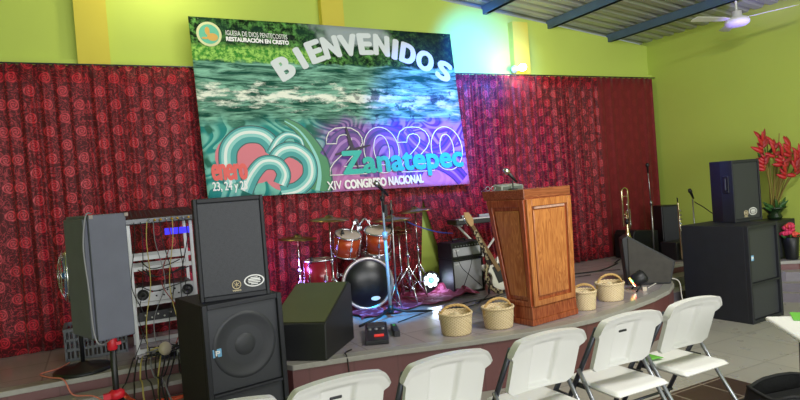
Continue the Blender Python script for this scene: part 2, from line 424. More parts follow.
curtain(3.56, 4.95, 13, .034, M_cur, 'dark red rose curtain drawn aside at its foot behind the amplifier', 5, xb0=3.87)
curtain(4.93, 6.66, 15, .036, M_cur, 'brighter red rose curtain with deep folds behind the lectern', 6)
curtain(6.62, 7.76, 5, .012, M_cur2, 'plainer flat dark red curtain beside the lime right wall', 7)
mb = MB(); mb.tube([(-3.5, YC, 3.05), (XR-.02, YC, 3.058)], .008); tag(mb.build('curtain_rod', M_darkmetal), 'thin dark rod carrying the red curtains', 'curtain rod')

# ------------------------------------------------------------------ banner
YB = 6.2
BC = [(1.022, 1.697), (4.184, 1.644), (4.054, 3.507), (0.976, 3.531)]
def bp(u, v, off=0.0):
    x = (1-u)*(1-v)*BC[0][0]+u*(1-v)*BC[1][0]+u*v*BC[2][0]+(1-u)*v*BC[3][0]
    z = (1-u)*(1-v)*BC[0][1]+u*(1-v)*BC[1][1]+u*v*BC[2][1]+(1-u)*v*BC[3][1]
    return Vector((x, YB-off+.010*math.sin(u*7+v*2), z))
def banner_mat():
    m = mat('banner_print', '3C7A60', 0.7, spec=0.12); nb = NB(m); uvv, u, v = nb.uv()
    sc = nb.vec(nb.m('MULTIPLY', u, 3.1), nb.m('MULTIPLY', v, 1.85))
    # foliage
    fol = nb.noise(sc, 14, 6, 0.75); foliage = nb.mix(nb.smooth(fol, .42, .68), lin('081C0E'), lin('6FB058'))
    fbig = nb.noise(sc, 3.2, 3); foliage = nb.mix(nb.m('MULTIPLY', nb.smooth(fbig, .42, .62), .6), foliage, lin('1C4230'))
    rdark = nb.smooth(u, .70, .80); foliage = nb.mix(nb.m('MULTIPLY', rdark, .72), foliage, lin('101F2C'))
    bush = nb.m('MULTIPLY', nb.m('SUBTRACT', 1.0, nb.smooth(u, .36, .46)), nb.m('SUBTRACT', 1.0, nb.smooth(v, .83, .87)))
    bushc = nb.mix(nb.smooth(nb.noise(sc, 22, 4, .7), .4, .62), lin('3E8A34'), lin('A8D86A'))
    foliage = nb.mix(bush, foliage, bushc)
    # pale sky gap in the middle
    cu = nb.m('ABSOLUTE', nb.m('SUBTRACT', u, .55)); gap = nb.m('ADD', nb.m('MULTIPLY', cu, 1.1), nb.m('MULTIPLY', nb.m('SUBTRACT', fbig, .5), .35))
    skyf = nb.m('MULTIPLY', nb.m('SUBTRACT', 1.0, nb.smooth(gap, .10, .20)), nb.smooth(nb.m('ADD', v, nb.m('MULTIPLY', nb.m('SUBTRACT', fol, .5), .12)), .87, .91))
    foliage = nb.mix(skyf, foliage, lin('9AA6A8'))
    # river
    wv = nb.vec(nb.m('MULTIPLY', u, 5.0), nb.m('MULTIPLY', v, 22.0))
    wn = nb.noise(wv, 1.6, 6, .65, .6); river = nb.mix(nb.smooth(wn, .38, .68), lin('114A3C'), lin('92CCB4'))
    foam = nb.noise(nb.vec(nb.m('MULTIPLY', u, 9.0), nb.m('MULTIPLY', v, 17.0)), 1.3, 6, .7)
    fb = nb.m('ADD', foam, nb.m('MULTIPLY', nb.m('ABSOLUTE', nb.m('SUBTRACT', v, nb.m('ADD', .575, nb.m('MULTIPLY', u, -.03)))), -1.9))
    river = nb.mix(nb.m('MULTIPLY', nb.smooth(fb, .40, .56), nb.m('SUBTRACT', 1.0, nb.m('MULTIPLY', nb.smooth(u, .4, .9), .5))), river, lin('F2F6E8'))
    rock = nb.m('MULTIPLY', nb.smooth(nb.noise(sc, 6, 4, .6), .56, .62), nb.m('MULTIPLY', nb.smooth(u, .45, .6), nb.m('SUBTRACT', 1.0, nb.smooth(v, .62, .68))))
    river = nb.mix(nb.m('MULTIPLY', rock, .75), river, lin('1B2E3C'))
    hz = nb.m('ADD', v, nb.m('MULTIPLY', nb.m('SUBTRACT', nb.noise(sc, 9, 4), .5), .05))
    top = nb.mix(nb.smooth(hz, .755, .775), river, foliage)
    # lower painted part: contour stripes
    wave = nb.noise(nb.vec(nb.m('MULTIPLY', u, 3.1), nb.m('MULTIPLY', v, 2.2)), 1.7, 1, .4, .8)
    st = nb.m('FRACT', nb.m('MULTIPLY', wave, 13.0))
    sL = nb.mix(nb.smooth(st, .3, .7), lin('2D8C88'), lin('7FC6B8')); sL = nb.mix(nb.smooth(nb.noise(sc, 4, 2), .52, .6), sL, lin('2F6E5E'))
    sR = nb.mix(nb.smooth(st, .25, .45), lin('6A3E8E'), lin('A87CC0')); sR = nb.mix(nb.smooth(st, .72, .95), sR, lin('4A3A88'))
    sR = nb.mix(nb.m('MULTIPLY', nb.m('SUBTRACT', 1.0, nb.smooth(v, .05, .2)), .75), sR, lin('D88ABE'))
    low = nb.mix(nb.smooth(u, .36, .46), sL, sR)
    be = nb.m('ADD', v, nb.m('MULTIPLY', nb.m('SUBTRACT', nb.noise(sc, 3.5, 4), .5), .16))
    col = nb.mix(nb.smooth(be, .37, .47), low, top)
    nb.put(nb.b.inputs['Base Color'], col)
    return m
M_ban = banner_mat()
banner = thing('banner', 'large printed welcome banner with a river photo hung over the red curtains', 'banner', (0, 0, 0))
mb = MB(); mb.grid(lambda u, v: bp(u, v), 60, 30, uv=lambda u, v: (u, v)); mb.build('printed_sheet', M_ban, banner, solid=.004)
M_let = mat('letter_grey', 'D5DDE0', .5); M_pink = mat('letter_coral', 'E8574F', .5); M_turq = mat('letter_turquoise', '25B8AE', .5); M_letw = mat('letter_white', 'F4F4F4', .5)
BWm, BHm = 3.11, 1.85
def btext(name, s, u0, v0, u1, v1, m, bold=0.0, lift=.006, slope=0.0, border=None):
    vs, fs, a = text_geo(s, 0.0); mb = MB()
    if border:
        for k in range(10):
            q = 2*PI*k/10; dx, dy = (bold+border)*math.cos(q)/BWm, (bold+border)*math.sin(q)/BHm
            mb.add([bp(u0+(u1-u0)*x+dx, v0+(v1-v0)*y+slope*x+dy, lift-.002+k*.00006) for x, y in vs], fs, 1)
    for k in range(9 if bold else 1):
        q = 2*PI*k/8; dx, dy = (bold*math.cos(q)/BWm, bold*math.sin(q)/BHm) if (bold and k < 8) else (0, 0)
        mb.add([bp(u0+(u1-u0)*x+dx, v0+(v1-v0)*y+slope*x+dy, lift+k*.00006) for x, y in vs], fs)
    return mb.build(name, m, banner, smooth=False)
cent = [(.299, .735), (.362, .795), (.418, .838), (.480, .868), (.550, .886), (.618, .900), (.686, .898), (.742, .878), (.796, .855), (.868, .814), (.949, .753)]
mb = MB()
wid = dict(B=.165, I=.035, E=.145, N=.17, V=.195, D=.17, O=.20, S=.17)
for i, ch in enumerate('BIENVENIDOS'):
    a = cent[max(0, i-1)]; b = cent[min(10, i+1)]; t = math.atan2((b[1]-a[1])*BHm, (b[0]-a[0])*BWm)
    vs, fs, asp = text_geo(ch, 0); W = wid[ch]; H = .22
    for k in range(9):
        ox, oy = (.022*math.cos(2*PI*k/8), .014*math.sin(2*PI*k/8)) if k < 8 else (0, 0); pts = []
        for x, y in vs:
            lx = (x-.5)*W+ox; ly = (y-.5)*H+oy
            pts.append(bp(cent[i][0]+(lx*math.cos(t)-ly*math.sin(t))/BWm, cent[i][1]+(lx*math.sin(t)+ly*math.cos(t))/BHm, .007+k*.00006))
        mb.add(pts, fs)
mb.build('title_lettering', M_let, banner, smooth=False)
btext('lettering', 'Zanatepec', .470, .062, .975, .235, M_turq, .013, .026, .02)
btext('lettering', 'XIV', .402, .012, .455, .062, M_letw, .002, .030, .002)
btext('lettering', 'CONGRESO', .468, .014, .628, .064, M_letw, .006, .030, .006)
btext('lettering', 'NACIONAL', .640, .022, .785, .072, M_letw, .006, .030, .006)
btext('lettering', 'enero', .022, .102, .132, .185, M_pink, .010, .011)
btext('lettering', '23, 24 y 25', .018, .028, .128, .090, M_letw, .0022, .013)
btext('lettering', 'IGLESIA DE DIOS PENTECOSTES', .114, .908, .322, .935, M_letw, .0, .007, -.008)
btext('lettering', 'RESTAURACIÓN EN CRISTO', .114, .876, .325, .904, M_letw, .003, .008, -.006)
# 2020 in thick outline
def digit_outline(d):
    if d == '0':
        o = [(0.5+.5*math.cos(t)*1.0, .5+.5*math.sin(t)) for t in [2*PI*i/40 for i in range(40)]]
        i = [(0.5+.22*math.cos(t), .5+.33*math.sin(t)) for t in [2*PI*i/32 for i in range(32)]]
        return [o, i]
    pts = [(0, 0), (1, 0), (1, .17), (.38, .17), (.62, .36), (.85, .52), (.97, .66), (.97, .78), (.88, .90), (.70, .985), (.5, 1), (.28, .985), (.10, .90), (.02, .78), (0, .66), (.27, .66), (.30, .76), (.38, .83), (.5, .85), (.62, .82), (.68, .75), (.66, .66), (.56, .55), (.35, .40), (.15, .27), (.03, .14)]
    return [pts]
mb = MB()
for k, d in enumerate('2020'):
    u0 = [.418, .558, .700, .842][k]
    for ol in digit_outline(d):
        mb.tube([bp(u0+x*.142, .10+y*.285, .012) for x, y in ol], .0068, 5, closed=True)
mb.build('outlined_numerals', M_letw, banner)
# painted serpents: striped ribbons
M_s = [mat('paint_outline', '17504E', .5), mat('paint_teal', '2E9C9C', .5), mat('paint_light', '8AD0CA', .5), mat('paint_white', 'E6EFEA', .5), mat('paint_coral', 'D8707E', .5), mat('paint_green', '3E8A5A', .5), mat('paint_violet', '6E3F98', .5), mat('paint_pink', 'A878C4', .5), mat('paint_indigo', '41347E', .5)]
def ribbon(mb, path, wd, stripes, lift, taper=False):
    P = catmull([(a*BWm, b*BHm, 0) for a, b in path], 8); n = len(P); tot = sum(s[0] for s in stripes); acc = 0
    edges = []
    for s in stripes: edges.append((acc/tot, (acc+s[0])/tot, s[1])); acc += s[0]
    for a, b, m in edges:
        vs = []
        for i, p in enumerate(P):
            t = (P[min(n-1, i+1)]-P[max(0, i-1)]).normalized(); nn = Vector((-t.y, t.x, 0)); w_ = wd*(1-.8*i/n if taper else 1)
            for e in (a, b):
                q = p+nn*(e-.5)*w_; vs.append(bp(min(.998, max(.002, q.x/BWm)), min(.998, max(.003, q.y/BHm)), lift))
        mb.add(vs, [(2*i, 2*i+1, 2*i+3, 2*i+2) for i in range(n-1)], m)
mb = MB()
TEAL = [(.06, 0), (.3, 1), (.18, 2), (.16, 3), (.14, 2), (.10, 1), (.06, 0)]
mb.add([bp(.10+.115*math.cos(t)+.05, .22+.15*math.sin(t), .0045) for t in [2*PI*i/24 for i in range(24)]], [list(range(24))[::-1]], 4)
mb.add([bp(.26+.07*math.cos(t), .12+.10*math.sin(t), .0046) for t in [2*PI*i/24 for i in range(24)]], [list(range(24))[::-1]], 4)
ribbon(mb, [(.375, .01), (.388, .10), (.385, .20), (.36, .30), (.325, .38), (.28, .43)], .30, [(.1, 0), (.5, 5), (.2, 2), (.3, 5), (.1, 0)], .005, True)
ribbon(mb, [(.135, .08), (.16, .18), (.145, .28), (.10, .28)], .17, TEAL, .0050)
ribbon(mb, [(.085, .08), (.075, .18), (.085, .28), (.13, .345), (.19, .345), (.225, .29), (.235, .20)], .19, TEAL, .0058)
ribbon(mb, [(.225, .24), (.25, .31), (.285, .345), (.325, .32), (.335, .26)], .13, TEAL, .0062, True)
ribbon(mb, [(.215, .15), (.25, .24), (.30, .26), (.345, .20), (.345, .10), (.30, .03), (.24, .01)], .17, TEAL, .0066)
ribbon(mb, [(.12, .03), (.15, .12), (.19, .185), (.235, .18), (.255, .12), (.24, .06)], .16, TEAL, .0074)
VIO = [(.08, 8), (.25, 6), (.15, 7), (.2, 6), (.15, 8), (.15, 6), (.08, 8)]
ribbon(mb, [(.42, .20), (.47, .30), (.53, .33), (.56, .25), (.55, .14)], .22, VIO, .0050)
ribbon(mb, [(.57, .08), (.58, .24), (.63, .33), (.70, .31), (.72, .20), (.72, .08)], .24, VIO, .0056)
ribbon(mb, [(.74, .36), (.78, .28), (.84, .22), (.90, .24), (.96, .34)], .17, VIO, .0062)
ribbon(mb, [(.74, .04), (.78, .14), (.86, .16), (.93, .10), (.97, .03)], .20, VIO, .0068)
mb.build('painted_serpents', M_s, banner, smooth=False)
# dark thin cross
mb = MB()
for pa, pb, r in (((.498, .385), (.528, .125), .022), ((.447, .222), (.585, .275), .020)):
    a = Vector((pa[0]*BWm, pa[1]*BHm, 0)); b = Vector((pb[0]*BWm, pb[1]*BHm, 0)); t = (b-a).normalized(); nn = Vector((-t.y, t.x, 0))*r
    pts = [a+nn*.5, (a*.6+b*.4)+nn*1.1, b+nn*.3, b-nn*.3, (a*.6+b*.4)-nn*1.1, a-nn*.5]
    mb.add([bp(p.x/BWm, p.y/BHm, .022) for p in pts], [[0, 1, 2, 3, 4, 5]])
mb.build('cross_print', mat('print_dark', '2A1C3A', .5), banner, smooth=False)
# round emblem
mb = MB()
def disc(cu, cv, r, lift, m, n=32, ex=1.0, ey=1.0): mb.add([bp(cu+r*ex*math.cos(2*PI*i/n)/BWm, cv+r*ey*math.sin(2*PI*i/n)/BHm, lift) for i in range(n)], [list(range(n))], m)
disc(.060, .908, .125, .007, 0); disc(.060, .908, .100, .0085, 1)
disc(.070, .892, .050, .010, 2, 12, 1.1, .8); disc(.055, .925, .035, .0102, 2, 10, .7, 1.2); disc(.045, .885, .02, .0103, 2, 8, 1.6, .6)
mb.build('round_emblem', [mat('emblem_cream', 'D9DDA8', .5), mat('emblem_teal', '63BFA0', .5), mat('emblem_gold', 'D8A850', .5)], banner, smooth=False)

mb = MB()
for u in (.03, .35, .65, .97):
    p = bp(u, .995, 0); mb.tube([(p.x, YB+.002, p.z-.01), (p.x, YW+.002, p.z+.03)], .004, 5)
mb.build('hanging_wires', M_steel, banner)

# ------------------------------------------------------------------ wall bulb
bulb = thing('wall_bulb', 'bright bulb in a white holder on the right yellow column above the curtain', 'light bulb', (5.14, YW-.10, 3.13))
mb = MB(); mb.lathe([(.05, 0), (.05, .02), (.03, .04), (.028, .08)], axis=Vector((0, -1, 0))); mb.build('lamp_holder', M_white, bulb)
M_bulb = mat('lit_bulb', 'FFFFFF', .3, emit='FFF4D8', estr=14)
mb = MB(); mb.lathe([(.01, .0), (.03, .02), (.045, .05), (.048, .08), (.035, .11), (.01, .125)], c=(0, -.08, 0), axis=Vector((0.5, -1, 0)).normalized()); mb.build('bulb', M_bulb, bulb)
bulb2 = thing('wall_bulb', 'lit bulb on the wall high above the left curtain', 'light bulb', (.75, YW, 4.05))
mb = MB(); mb.lathe([(.05, 0), (.05, .02), (.03, .04), (.028, .08)], axis=Vector((0, -1, 0))); mb.build('lamp_holder', M_white, bulb2)
mb = MB(); mb.lathe([(.01, .0), (.03, .02), (.045, .05), (.048, .08), (.035, .11), (.01, .125)], c=(0, -.08, 0), axis=Vector((0, -1, 0))); mb.build('bulb', M_bulb, bulb2)
bulb2.location.z = 4.12

# ------------------------------------------------------------------ ceiling fan
cf = thing('ceiling_fan', 'white three blade ceiling fan hanging near the right wall', 'ceiling fan', (7.08, 4.5, 3.36))
zt = roofz(7.08)+.10-3.36
mb = MB(); mb.tube([(0, 0, .1), (0, 0, zt)], .013); mb.lathe([(.05, zt-.08), (.055, zt-.02), (.03, zt)]); mb.build('down_rod', M_white, cf)
mb = MB(); mb.lathe([(.03, -.06), (.10, -.055), (.135, -.03), (.14, .0), (.12, .035), (.06, .06), (.055, .12), (.03, .125)], n=32); mb.build('motor_housing', M_white, cf)
for a in (-72, 48, 168):
    mb = MB(); T = Matrix.Rotation(math.radians(a), 4, 'Z') @ Matrix.Rotation(math.radians(12), 4, 'X')
    mb.prism([(.12, -.03), (.22, -.05), (.62, -.065), (.64, 0), (.62, .06), (.22, .05), (.12, .03)], .025, .031, 'z', T=T); mb.build('blade', M_white, cf, bevel=.002)

# ------------------------------------------------------------------ speakers
M_badge = mat('badge_blue', '6FA8D0', .4); M_logo = mat('logo_white', 'E6E6E6', .5); M_cone = mat('speaker_cone', '2E3036', .5, noise=.1)
def sub_speaker(label, loc, th, w_, d, h, badge_u, split=.38, cone=True):
    t = thing('subwoofer', label, 'speaker', loc, math.radians(th))
    b = .035
    mb = MB()
    mb.box((w_/2, d/2+.02, h/2), (w_, d-.04, h))
    for x in (b/2, w_-b/2): mb.box((x, .02, h/2), (b, .045, h))
    for z in (b/2, h-b/2): mb.box((w_/2, .021, z), (w_-2*b, .043, b))
    mb.box((w_/2, .021, h*split), (w_-2*b, .043, .022))
    mb.build('cabinet', M_cab, t, bevel=.006)
    mb = MB(); mb.box((w_/2, .030, h*(1+split)/2-.01), (w_-2*b, .006, h*(1-split)-b-.015))
    g = mb.build('grille', M_grille, t)
    mb = MB(); r = min(w_-2*b, h*(1-split)-b)*.44; cz = h*(1+split)/2-.005
    mb.lathe([(r*1.04, 0), (r*1.0, .006), (r*.93, .007), (r*.88, .002), (r*.60, -.0005)], c=(w_/2, .0265, cz), n=40, axis=Vector((0, -1, 0)), cap=False)
    mb.lathe([(r*.34, .0), (r*.30, .005), (r*.18, .010), (.002, .012)], c=(w_/2, .0265, cz), n=32, axis=Vector((0, -1, 0)), cap=False)
    if cone: mb.build('woofer', M_cone, g)
    mb = MB(); mb.box((w_/2, .030, (h*split+b)/2), (w_-2*b, .006, h*split-b-.01)); mb.build('lower_grille', M_grille, t)
    mb = MB(); mb.box((badge_u, .0235, h*.665), (.06, .006, .055)); bo = mb.build('badge', M_badge, t, bevel=.002)
    mb = MB(); mb.box((badge_u-.008, .019, h*.665), (.008, .003, .034)); mb.box((badge_u+.004, .019, h*.665+.012), (.018, .003, .007)); mb.box((badge_u+.004, .019, h*.665), (.014, .003, .007)); mb.box((badge_u+.015, .019, h*.665+.006), (.006, .003, .018))
    mb.build('badge_mark', M_logo, bo)
    return t
sub_speaker('tall black speaker cabinet standing on the floor in front of the stage at the left', (.57, 4.045, 0), 10, .567, .58, .985, .085)
sub_speaker('tall black speaker cabinet standing on the floor at the right end of the stage', (5.835, 3.745, 0), 3, .575, .74, 1.0, .09, split=.40, cone=False)
def emblem(mb, c, r, T=None):
    pts = [(c[0]+r*math.cos(2*PI*i/24), c[1], c[2]+r*math.sin(2*PI*i/24)) for i in range(24)]
    mb.tube(pts, r*.13, 5, closed=True)
    for a in (0, 60, 120):
        a = math.radians(a+90); dx, dz = r*.7*math.cos(a), r*.7*math.sin(a)
        mb.tube([(c[0]-dx, c[1], c[2]-dz), (c[0]+dx, c[1], c[2]+dz)], r*.10, 5)
def top_speaker(label, loc, th, w_, d, h, lg, handle=False, sticker=True):
    t = thing('loudspeaker', label, 'speaker', loc, math.radians(th))
    k = .14*w_
    mb = MB(); o = [(0, .03), (w_, .03), (w_, d*.45), (w_-k, d), (k, d), (0, d*.45)]
    mb.prism(o, 0, h, 'z')
    for x in (.012, w_-.012): mb.box((x, .018, h/2), (.024, .036, h))
    for z in (.016, h-.016): mb.box((w_/2, .018, z), (w_-.048, .036, .032))
    mb.build('cabinet', M_cab, t, bevel=.006)
    mb = MB(); mb.box((w_/2, .018, h/2), (w_-.05, .016, h-.066)); g = mb.build('grille', M_grille, t, bevel=.004)
    mb = MB(); emblem(mb, (w_*lg, .006, h*.135), .028); mb.build('emblem', mat('logo_gold', 'CDBD98', .4), g)
    vs, fs, a = text_geo('YAMAHA', .03); mb = MB(); mb.add([(w_*lg-.03+x*.06, .0075, h*.07+y*.012) for x, y in vs], fs); mb.build('lettering', mat('logo_gold'), g)
    if sticker:
        cx, cz = w_*(lg+.26), h*.155; mb = MB(); n = 32
        mb.add([(cx+w_*.15*math.cos(2*PI*i/n), .008, cz+.042*math.sin(2*PI*i/n)) for i in range(n)], [list(range(n))], 0)
        mb.add([(cx+w_*.13*math.cos(2*PI*i/n), .007, cz+.034*math.sin(2*PI*i/n)) for i in range(n)], [list(range(n))], 1)
        for j, wz in enumerate((.03, .05, .055, .05, .03)): mb.box((cx, .0062, cz+.022-.011*j), (wz*w_*3.4, .001, .006 if j != 1 else .009), 0)
        mb.build('oval_sticker', [M_logo, M_black], g)
    if handle:
        mb = MB(); mb.box((-.004, d*.26, h*.62), (.012, .075, .19)); hh = mb.build('handle_cup', M_black, t, bevel=.008)
        mb = MB(); mb.box((-.012, d*.26, h*.62), (.01, .018, .13)); mb.build('grip', M_darkmetal, hh, bevel=.004)
    return t
top_speaker('black loudspeaker with oval sticker stacked on the left tall speaker cabinet', (.585, 4.17, .986), -5, .465, .36, .70, .52, sticker=True)
top_speaker('black loudspeaker with side handle stacked on the right tall speaker cabinet', (6.16, 4.08, 1.001), -6, .42, .34, .68, .42, handle=True)

# grey speaker on tripod, seen from its side
t = thing('loudspeaker', 'grey loudspeaker turned away on a tripod stand at the far left', 'speaker', (.03, 4.12, .88), math.radians(20))
mb = MB(); mb.prism([(-.115, -.12), (.105, -.12), (.105, .17), (.05, .22), (-.115, .26)], 0, .755, 'z'); mb.build('cabinet', M_cabgrey, t, bevel=.008)
mb = MB(); mb.prism([(-.14, -.09), (-.115, -.10), (-.115, .24), (-.14, .23)], .02, .735, 'z'); g = mb.build('grille', M_cabgrey, t, bevel=.006)
for x, y in ((-.10, -.112), (.106, -.115)):
    mb = MB(); mb.box((x, y-.004, .744), (.022, .012, .022)); mb.build('corner_guard', mat('worn_guard', '8A7F78', .6), t)
ts = thing('speaker_stand', 'black tripod speaker stand with red collars under the grey loudspeaker', 'stand', (.035, 4.17, 0))
mb = MB(); mb.tube([(0, 0, .30), (0, 0, .90)], .019, 12); mb.build('pole', M_black, ts)
mb = MB(); mb.lathe([(.024, 0), (.030, .01), (.030, .07), (.024, .08)], c=(0, 0, .78)); mb.box((.035, -.01, .82), (.03, .03, .02)); mb.build('collar', M_red, ts)['label'] = 'red clamp collar'
mb = MB(); mb.lathe([(.026, 0), (.048, .01), (.048, .045), (.026, .06)], c=(0, 0, .47)); mb.box((-.05, -.02, .50), (.05, .03, .035)); mb.build('collar', M_red, ts)['label'] = 'red leg hub'
for a in (-150, -30, 90):
    c, s = math.cos(math.radians(a)), math.sin(math.radians(a))
    mb = MB(); mb.tube([(.03*c, .03*s, .47), (.42*c, .42*s, .012)], .013); mb.tube([(.012*c, .012*s, .31), (.21*c, .21*s, .25)], .008); lg = mb.build('leg', M_black, ts)
    mb = MB(); mb.lathe([(.018, 0), (.02, .02), (.014, .03)], c=(.43*c, .43*s, 0)); mb.build('rubber_foot', M_black, lg)

# ------------------------------------------------------------------ pedestal fan
pf = thing('pedestal_fan', 'round base pedestal fan standing behind the grey loudspeaker', 'fan', (-.17, 5.32, STG))
mb = MB(); mb.lathe([(.21, 0), (.215, .012), (.19, .028), (.06, .045), (.03, .07)], n=36); mb.build('base', M_black, pf)
mb = MB(); mb.tube([(0, 0, .05), (0, 0, .62)], .016, 12); mb.build('pole', M_black, pf)
T = Tm((-.06, -.02, .76), rz=math.radians(184))
mb = MB()
for s, sx in ((.05, 1), (-.03, .8)):
    for k, r in enumerate((.20, .15, .10, .05)):
        mb.tube([(s*(1-(r/.2)**2)+ (.015 if s > 0 else -.01), r*math.cos(q), r*math.sin(q)) for q in [2*PI*i/32 for i in range(32)]], .0022, 5, closed=True, T=T)
    for i in range(28):
        q = 2*PI*i/28; mb.tube([(s*(1-(r/.2)**2)+(.015 if s > 0 else -.01), r*math.cos(q), r*math.sin(q)) for r in (.02, .08, .14, .20)], .0014, 4, T=T)
mb.tube([(0, .205*math.cos(q), .205*math.sin(q)) for q in [2*PI*i/40 for i in range(40)]], .008, 6, closed=True, T=T)
mb.build('wire_guard', M_chrome, pf)
mb = MB()
for a in (0, 120, 240):
    Tb = T @ Matrix.Rotation(math.radians(a), 4, 'X'); mb.add([Tb @ Vector(p) for p in [(-.01, .02, -.03), (.015, .02, .03), (.02, .17, .06), (-.01, .18, -.06)]], [(0, 1, 2, 3)])
mb.lathe([(.03, -.02), (.035, .0), (.02, .03)], axis='x', T=T); mb.build('blades', mat('fan_blue', '2A68B0', .3), pf, solid=.003)
mb = MB(); mb.lathe([(.05, -.13), (.06, -.10), (.06, -.05), (.04, -.03)], axis='x', T=T); mb.build('motor', M_black, pf)

# ------------------------------------------------------------------ rack with equipment
rk = thing('equipment_rack', 'open silver metal rack full of audio gear against the left curtain', 'rack', (.24, 5.52, STG))
RW, RD, RH = .50, .42, 1.10
for x in (0, RW):
    for y in (0, RD):
        mb = MB(); mb.box((x, y, RH/2), (.028, .028, RH)); mb.build('post', M_rackw, rk, bevel=.002)
for z in (.02, .26, .42, .72, .81):
    for y in (0, RD):
        mb = MB(); mb.box((RW/2, y, z), (RW-.03, .014, .035)); mb.build('shelf_rail', M_rackw, rk)
    if z in (.26, .42):
        mb = MB(); mb.box((RW/2, RD/2, z-.01), (RW-.03, RD-.02, .004)); mb.build('shelf', M_rackw, rk)
M_gear = mat('gear_black', '1A1B20', .4); M_knob = mat('knob_white', 'D8D8D8', .4); M_brass = mat('knob_gold', 'D0A53A', .35, .6)
def gear(label, z, h, face, fans=0, n=10, seed=1, y=-.03):
    g = thing('rack_unit', label, 'audio unit', (.24, 5.52+y, STG+z)); rnd = random.Random(seed)
    mb = MB(); mb.box((RW/2, .17, h/2), (RW-.06, .34, h)); mb.build('case', M_gear, g, bevel=.003)
    mb = MB(); mb.box((RW/2, -.004, h/2), (RW-.035, .008, h-.006)); mb.build('front_panel', face, g, bevel=.002)
    for i in range(fans):
        mb = MB(); x = .07 if i == 0 else RW-.07
        mb.lathe([(.045, 0), (.047, .008), (.036, .009), (.033, .003), (.012, .004), (.010, .012)], c=(x, -.008, h/2), axis=Vector((0, -1, 0)), n=24); mb.build('vent', M_gear, g)
    for i in range(n):
        mb = MB(); x = (.13 if fans else .05)+(RW-(.26 if fans else .1))*(i+.5)/n
        mb.lathe([(.008, 0), (.007, .012)], c=(x, -.008, h*(.35 if i % 2 else .65)), n=8, axis=Vector((0, -1, 0))); mb.build('knob', M_knob if not fans else (M_gear, M_red)[rnd.random() < .2], g)
    return g
gear('silver fronted power amplifier with two round vents in the rack', .435, .135, mat('amp_face', 'B9BBC0', .35, .3), 2, 8)
gear('black audio unit on the lowest shelf of the rack', .275, .08, M_gear, 0, 8, 2)
mx = thing('mixing_console', 'black mixing console with gold plugs on top of the rack', 'mixer', (.20, 5.45, STG+RH))
mb = MB(); mb.prism([(0, 0), (.50, 0), (.50, .12), (0, .05)], 0, .60, 'x'); mb.build('case', M_gear, mx, bevel=.006)
T = Matrix.Rotation(math.atan2(.07, .5), 4, 'X')
mb = MB()
for i in range(14):
    for j in range(5): mb.lathe([(.006, 0), (.005, .004)], c=(.04+i*.04, .14+j*.07, .049), n=6, T=T)
kb = mb.build('knob', mat('knob_grey', '4A4C52', .4), mx); kb['kind'] = 'stuff'
for i in range(9):
    mb = MB(); x = .20+i*.045; mb.tube([(x, -.002, .028), (x, -.05, .03), (x, -.06, .024)], .009, 8); mb.build('plug', M_brass if i % 3 else M_silver, mx)
mb = MB(); mb.box((.30, -.004, .027), (.58, .006, .036)); mb.build('rear_panel', mat('panel_grey', '74767C', .4, .3), mx)
mb = MB(); mb.box((.62, 5.46, STG+1.02), (.20, .02, .055)); tag(mb.build('light_strip', M_blueled), 'glowing blue light strip under the mixing console', 'light')

def crate(label, loc, w_, d, h, rz=0):
    c = thing('plastic_crate', label, 'crate', loc, rz)
    mb = MB(); M_cr = mat('grey_crate', '5D6068', .6)
    n = 7; m_ = 3
    for k in range(m_+1):
        z = .012+k*(h-.024)/m_
        for y in (0, d): mb.box((w_/2, y, z), (w_, .014, .022))
        for x in (0, w_): mb.box((x, d/2, z), (.014, d, .022))
    for i in range(n*2+1):
        x = i*w_/(2*n)
        for y in (0, d): mb.box((x, y, h/2), (.018 if i % 2 == 0 else .010, .012, h))
    for i in range(9):
        y = i*d/8
        for x in (0, w_): mb.box((x, y, h/2), (.012, .014, h))
    mb.box((w_/2, d/2, .008), (w_, d, .012)); mb.build('basket_body', M_cr, c)
    mb = MB(); mb.box((w_/2, 0, h-.01), (w_+.02, .03, .03)); mb.box((w_/2, d, h-.01), (w_+.02, .03, .03)); mb.box((0, d/2, h-.01), (.03, d, .03)); mb.box((w_, d/2, h-.01), (.03, d, .03)); mb.build('rim', mat('grey_crate'), c, bevel=.003)
crate('grey plastic crate on the stage behind the pedestal fan', (-.30, 5.72, STG), .46, .34, .27)
# small clutter beside rack
fd = thing('desk_fan', 'small round white clip fan lying among cables beside the rack', 'fan', (.42, 5.20, STG+.08), .3)
mb = MB(); mb.lathe([(.05, 0), (.055, .02), (.035, .05), (.02, .055)], axis=Vector((0, -1, .3)).normalized()); mb.build('guard', mat('cream_plastic', 'C8BCA8', .5), fd)
mb = MB(); mb.box((0, .03, -.06), (.07, .08, .04)); mb.build('base', M_darkmetal, fd, bevel=.005)
for i, (x, y, d_, c, lb) in enumerate(((.56, 5.22, (.10, .08, .06), '9A9CA0', 'grey power adapter among cables below the rack'), (.66, 5.30, (.09, .1, .05), 'D0CFC8', 'white socket box among cables below the rack'), (.50, 5.32, (.16, .1, .05), '2A2B30', 'black junction box among cables below the rack'))):
    mb = MB(); mb.box((x, y, STG+d_[2]/2), d_, rz=i*.5); tag(mb.build('power_adapter', mat('adapter_%s' % c, c, .5), bevel=.006), lb, 'adapter')

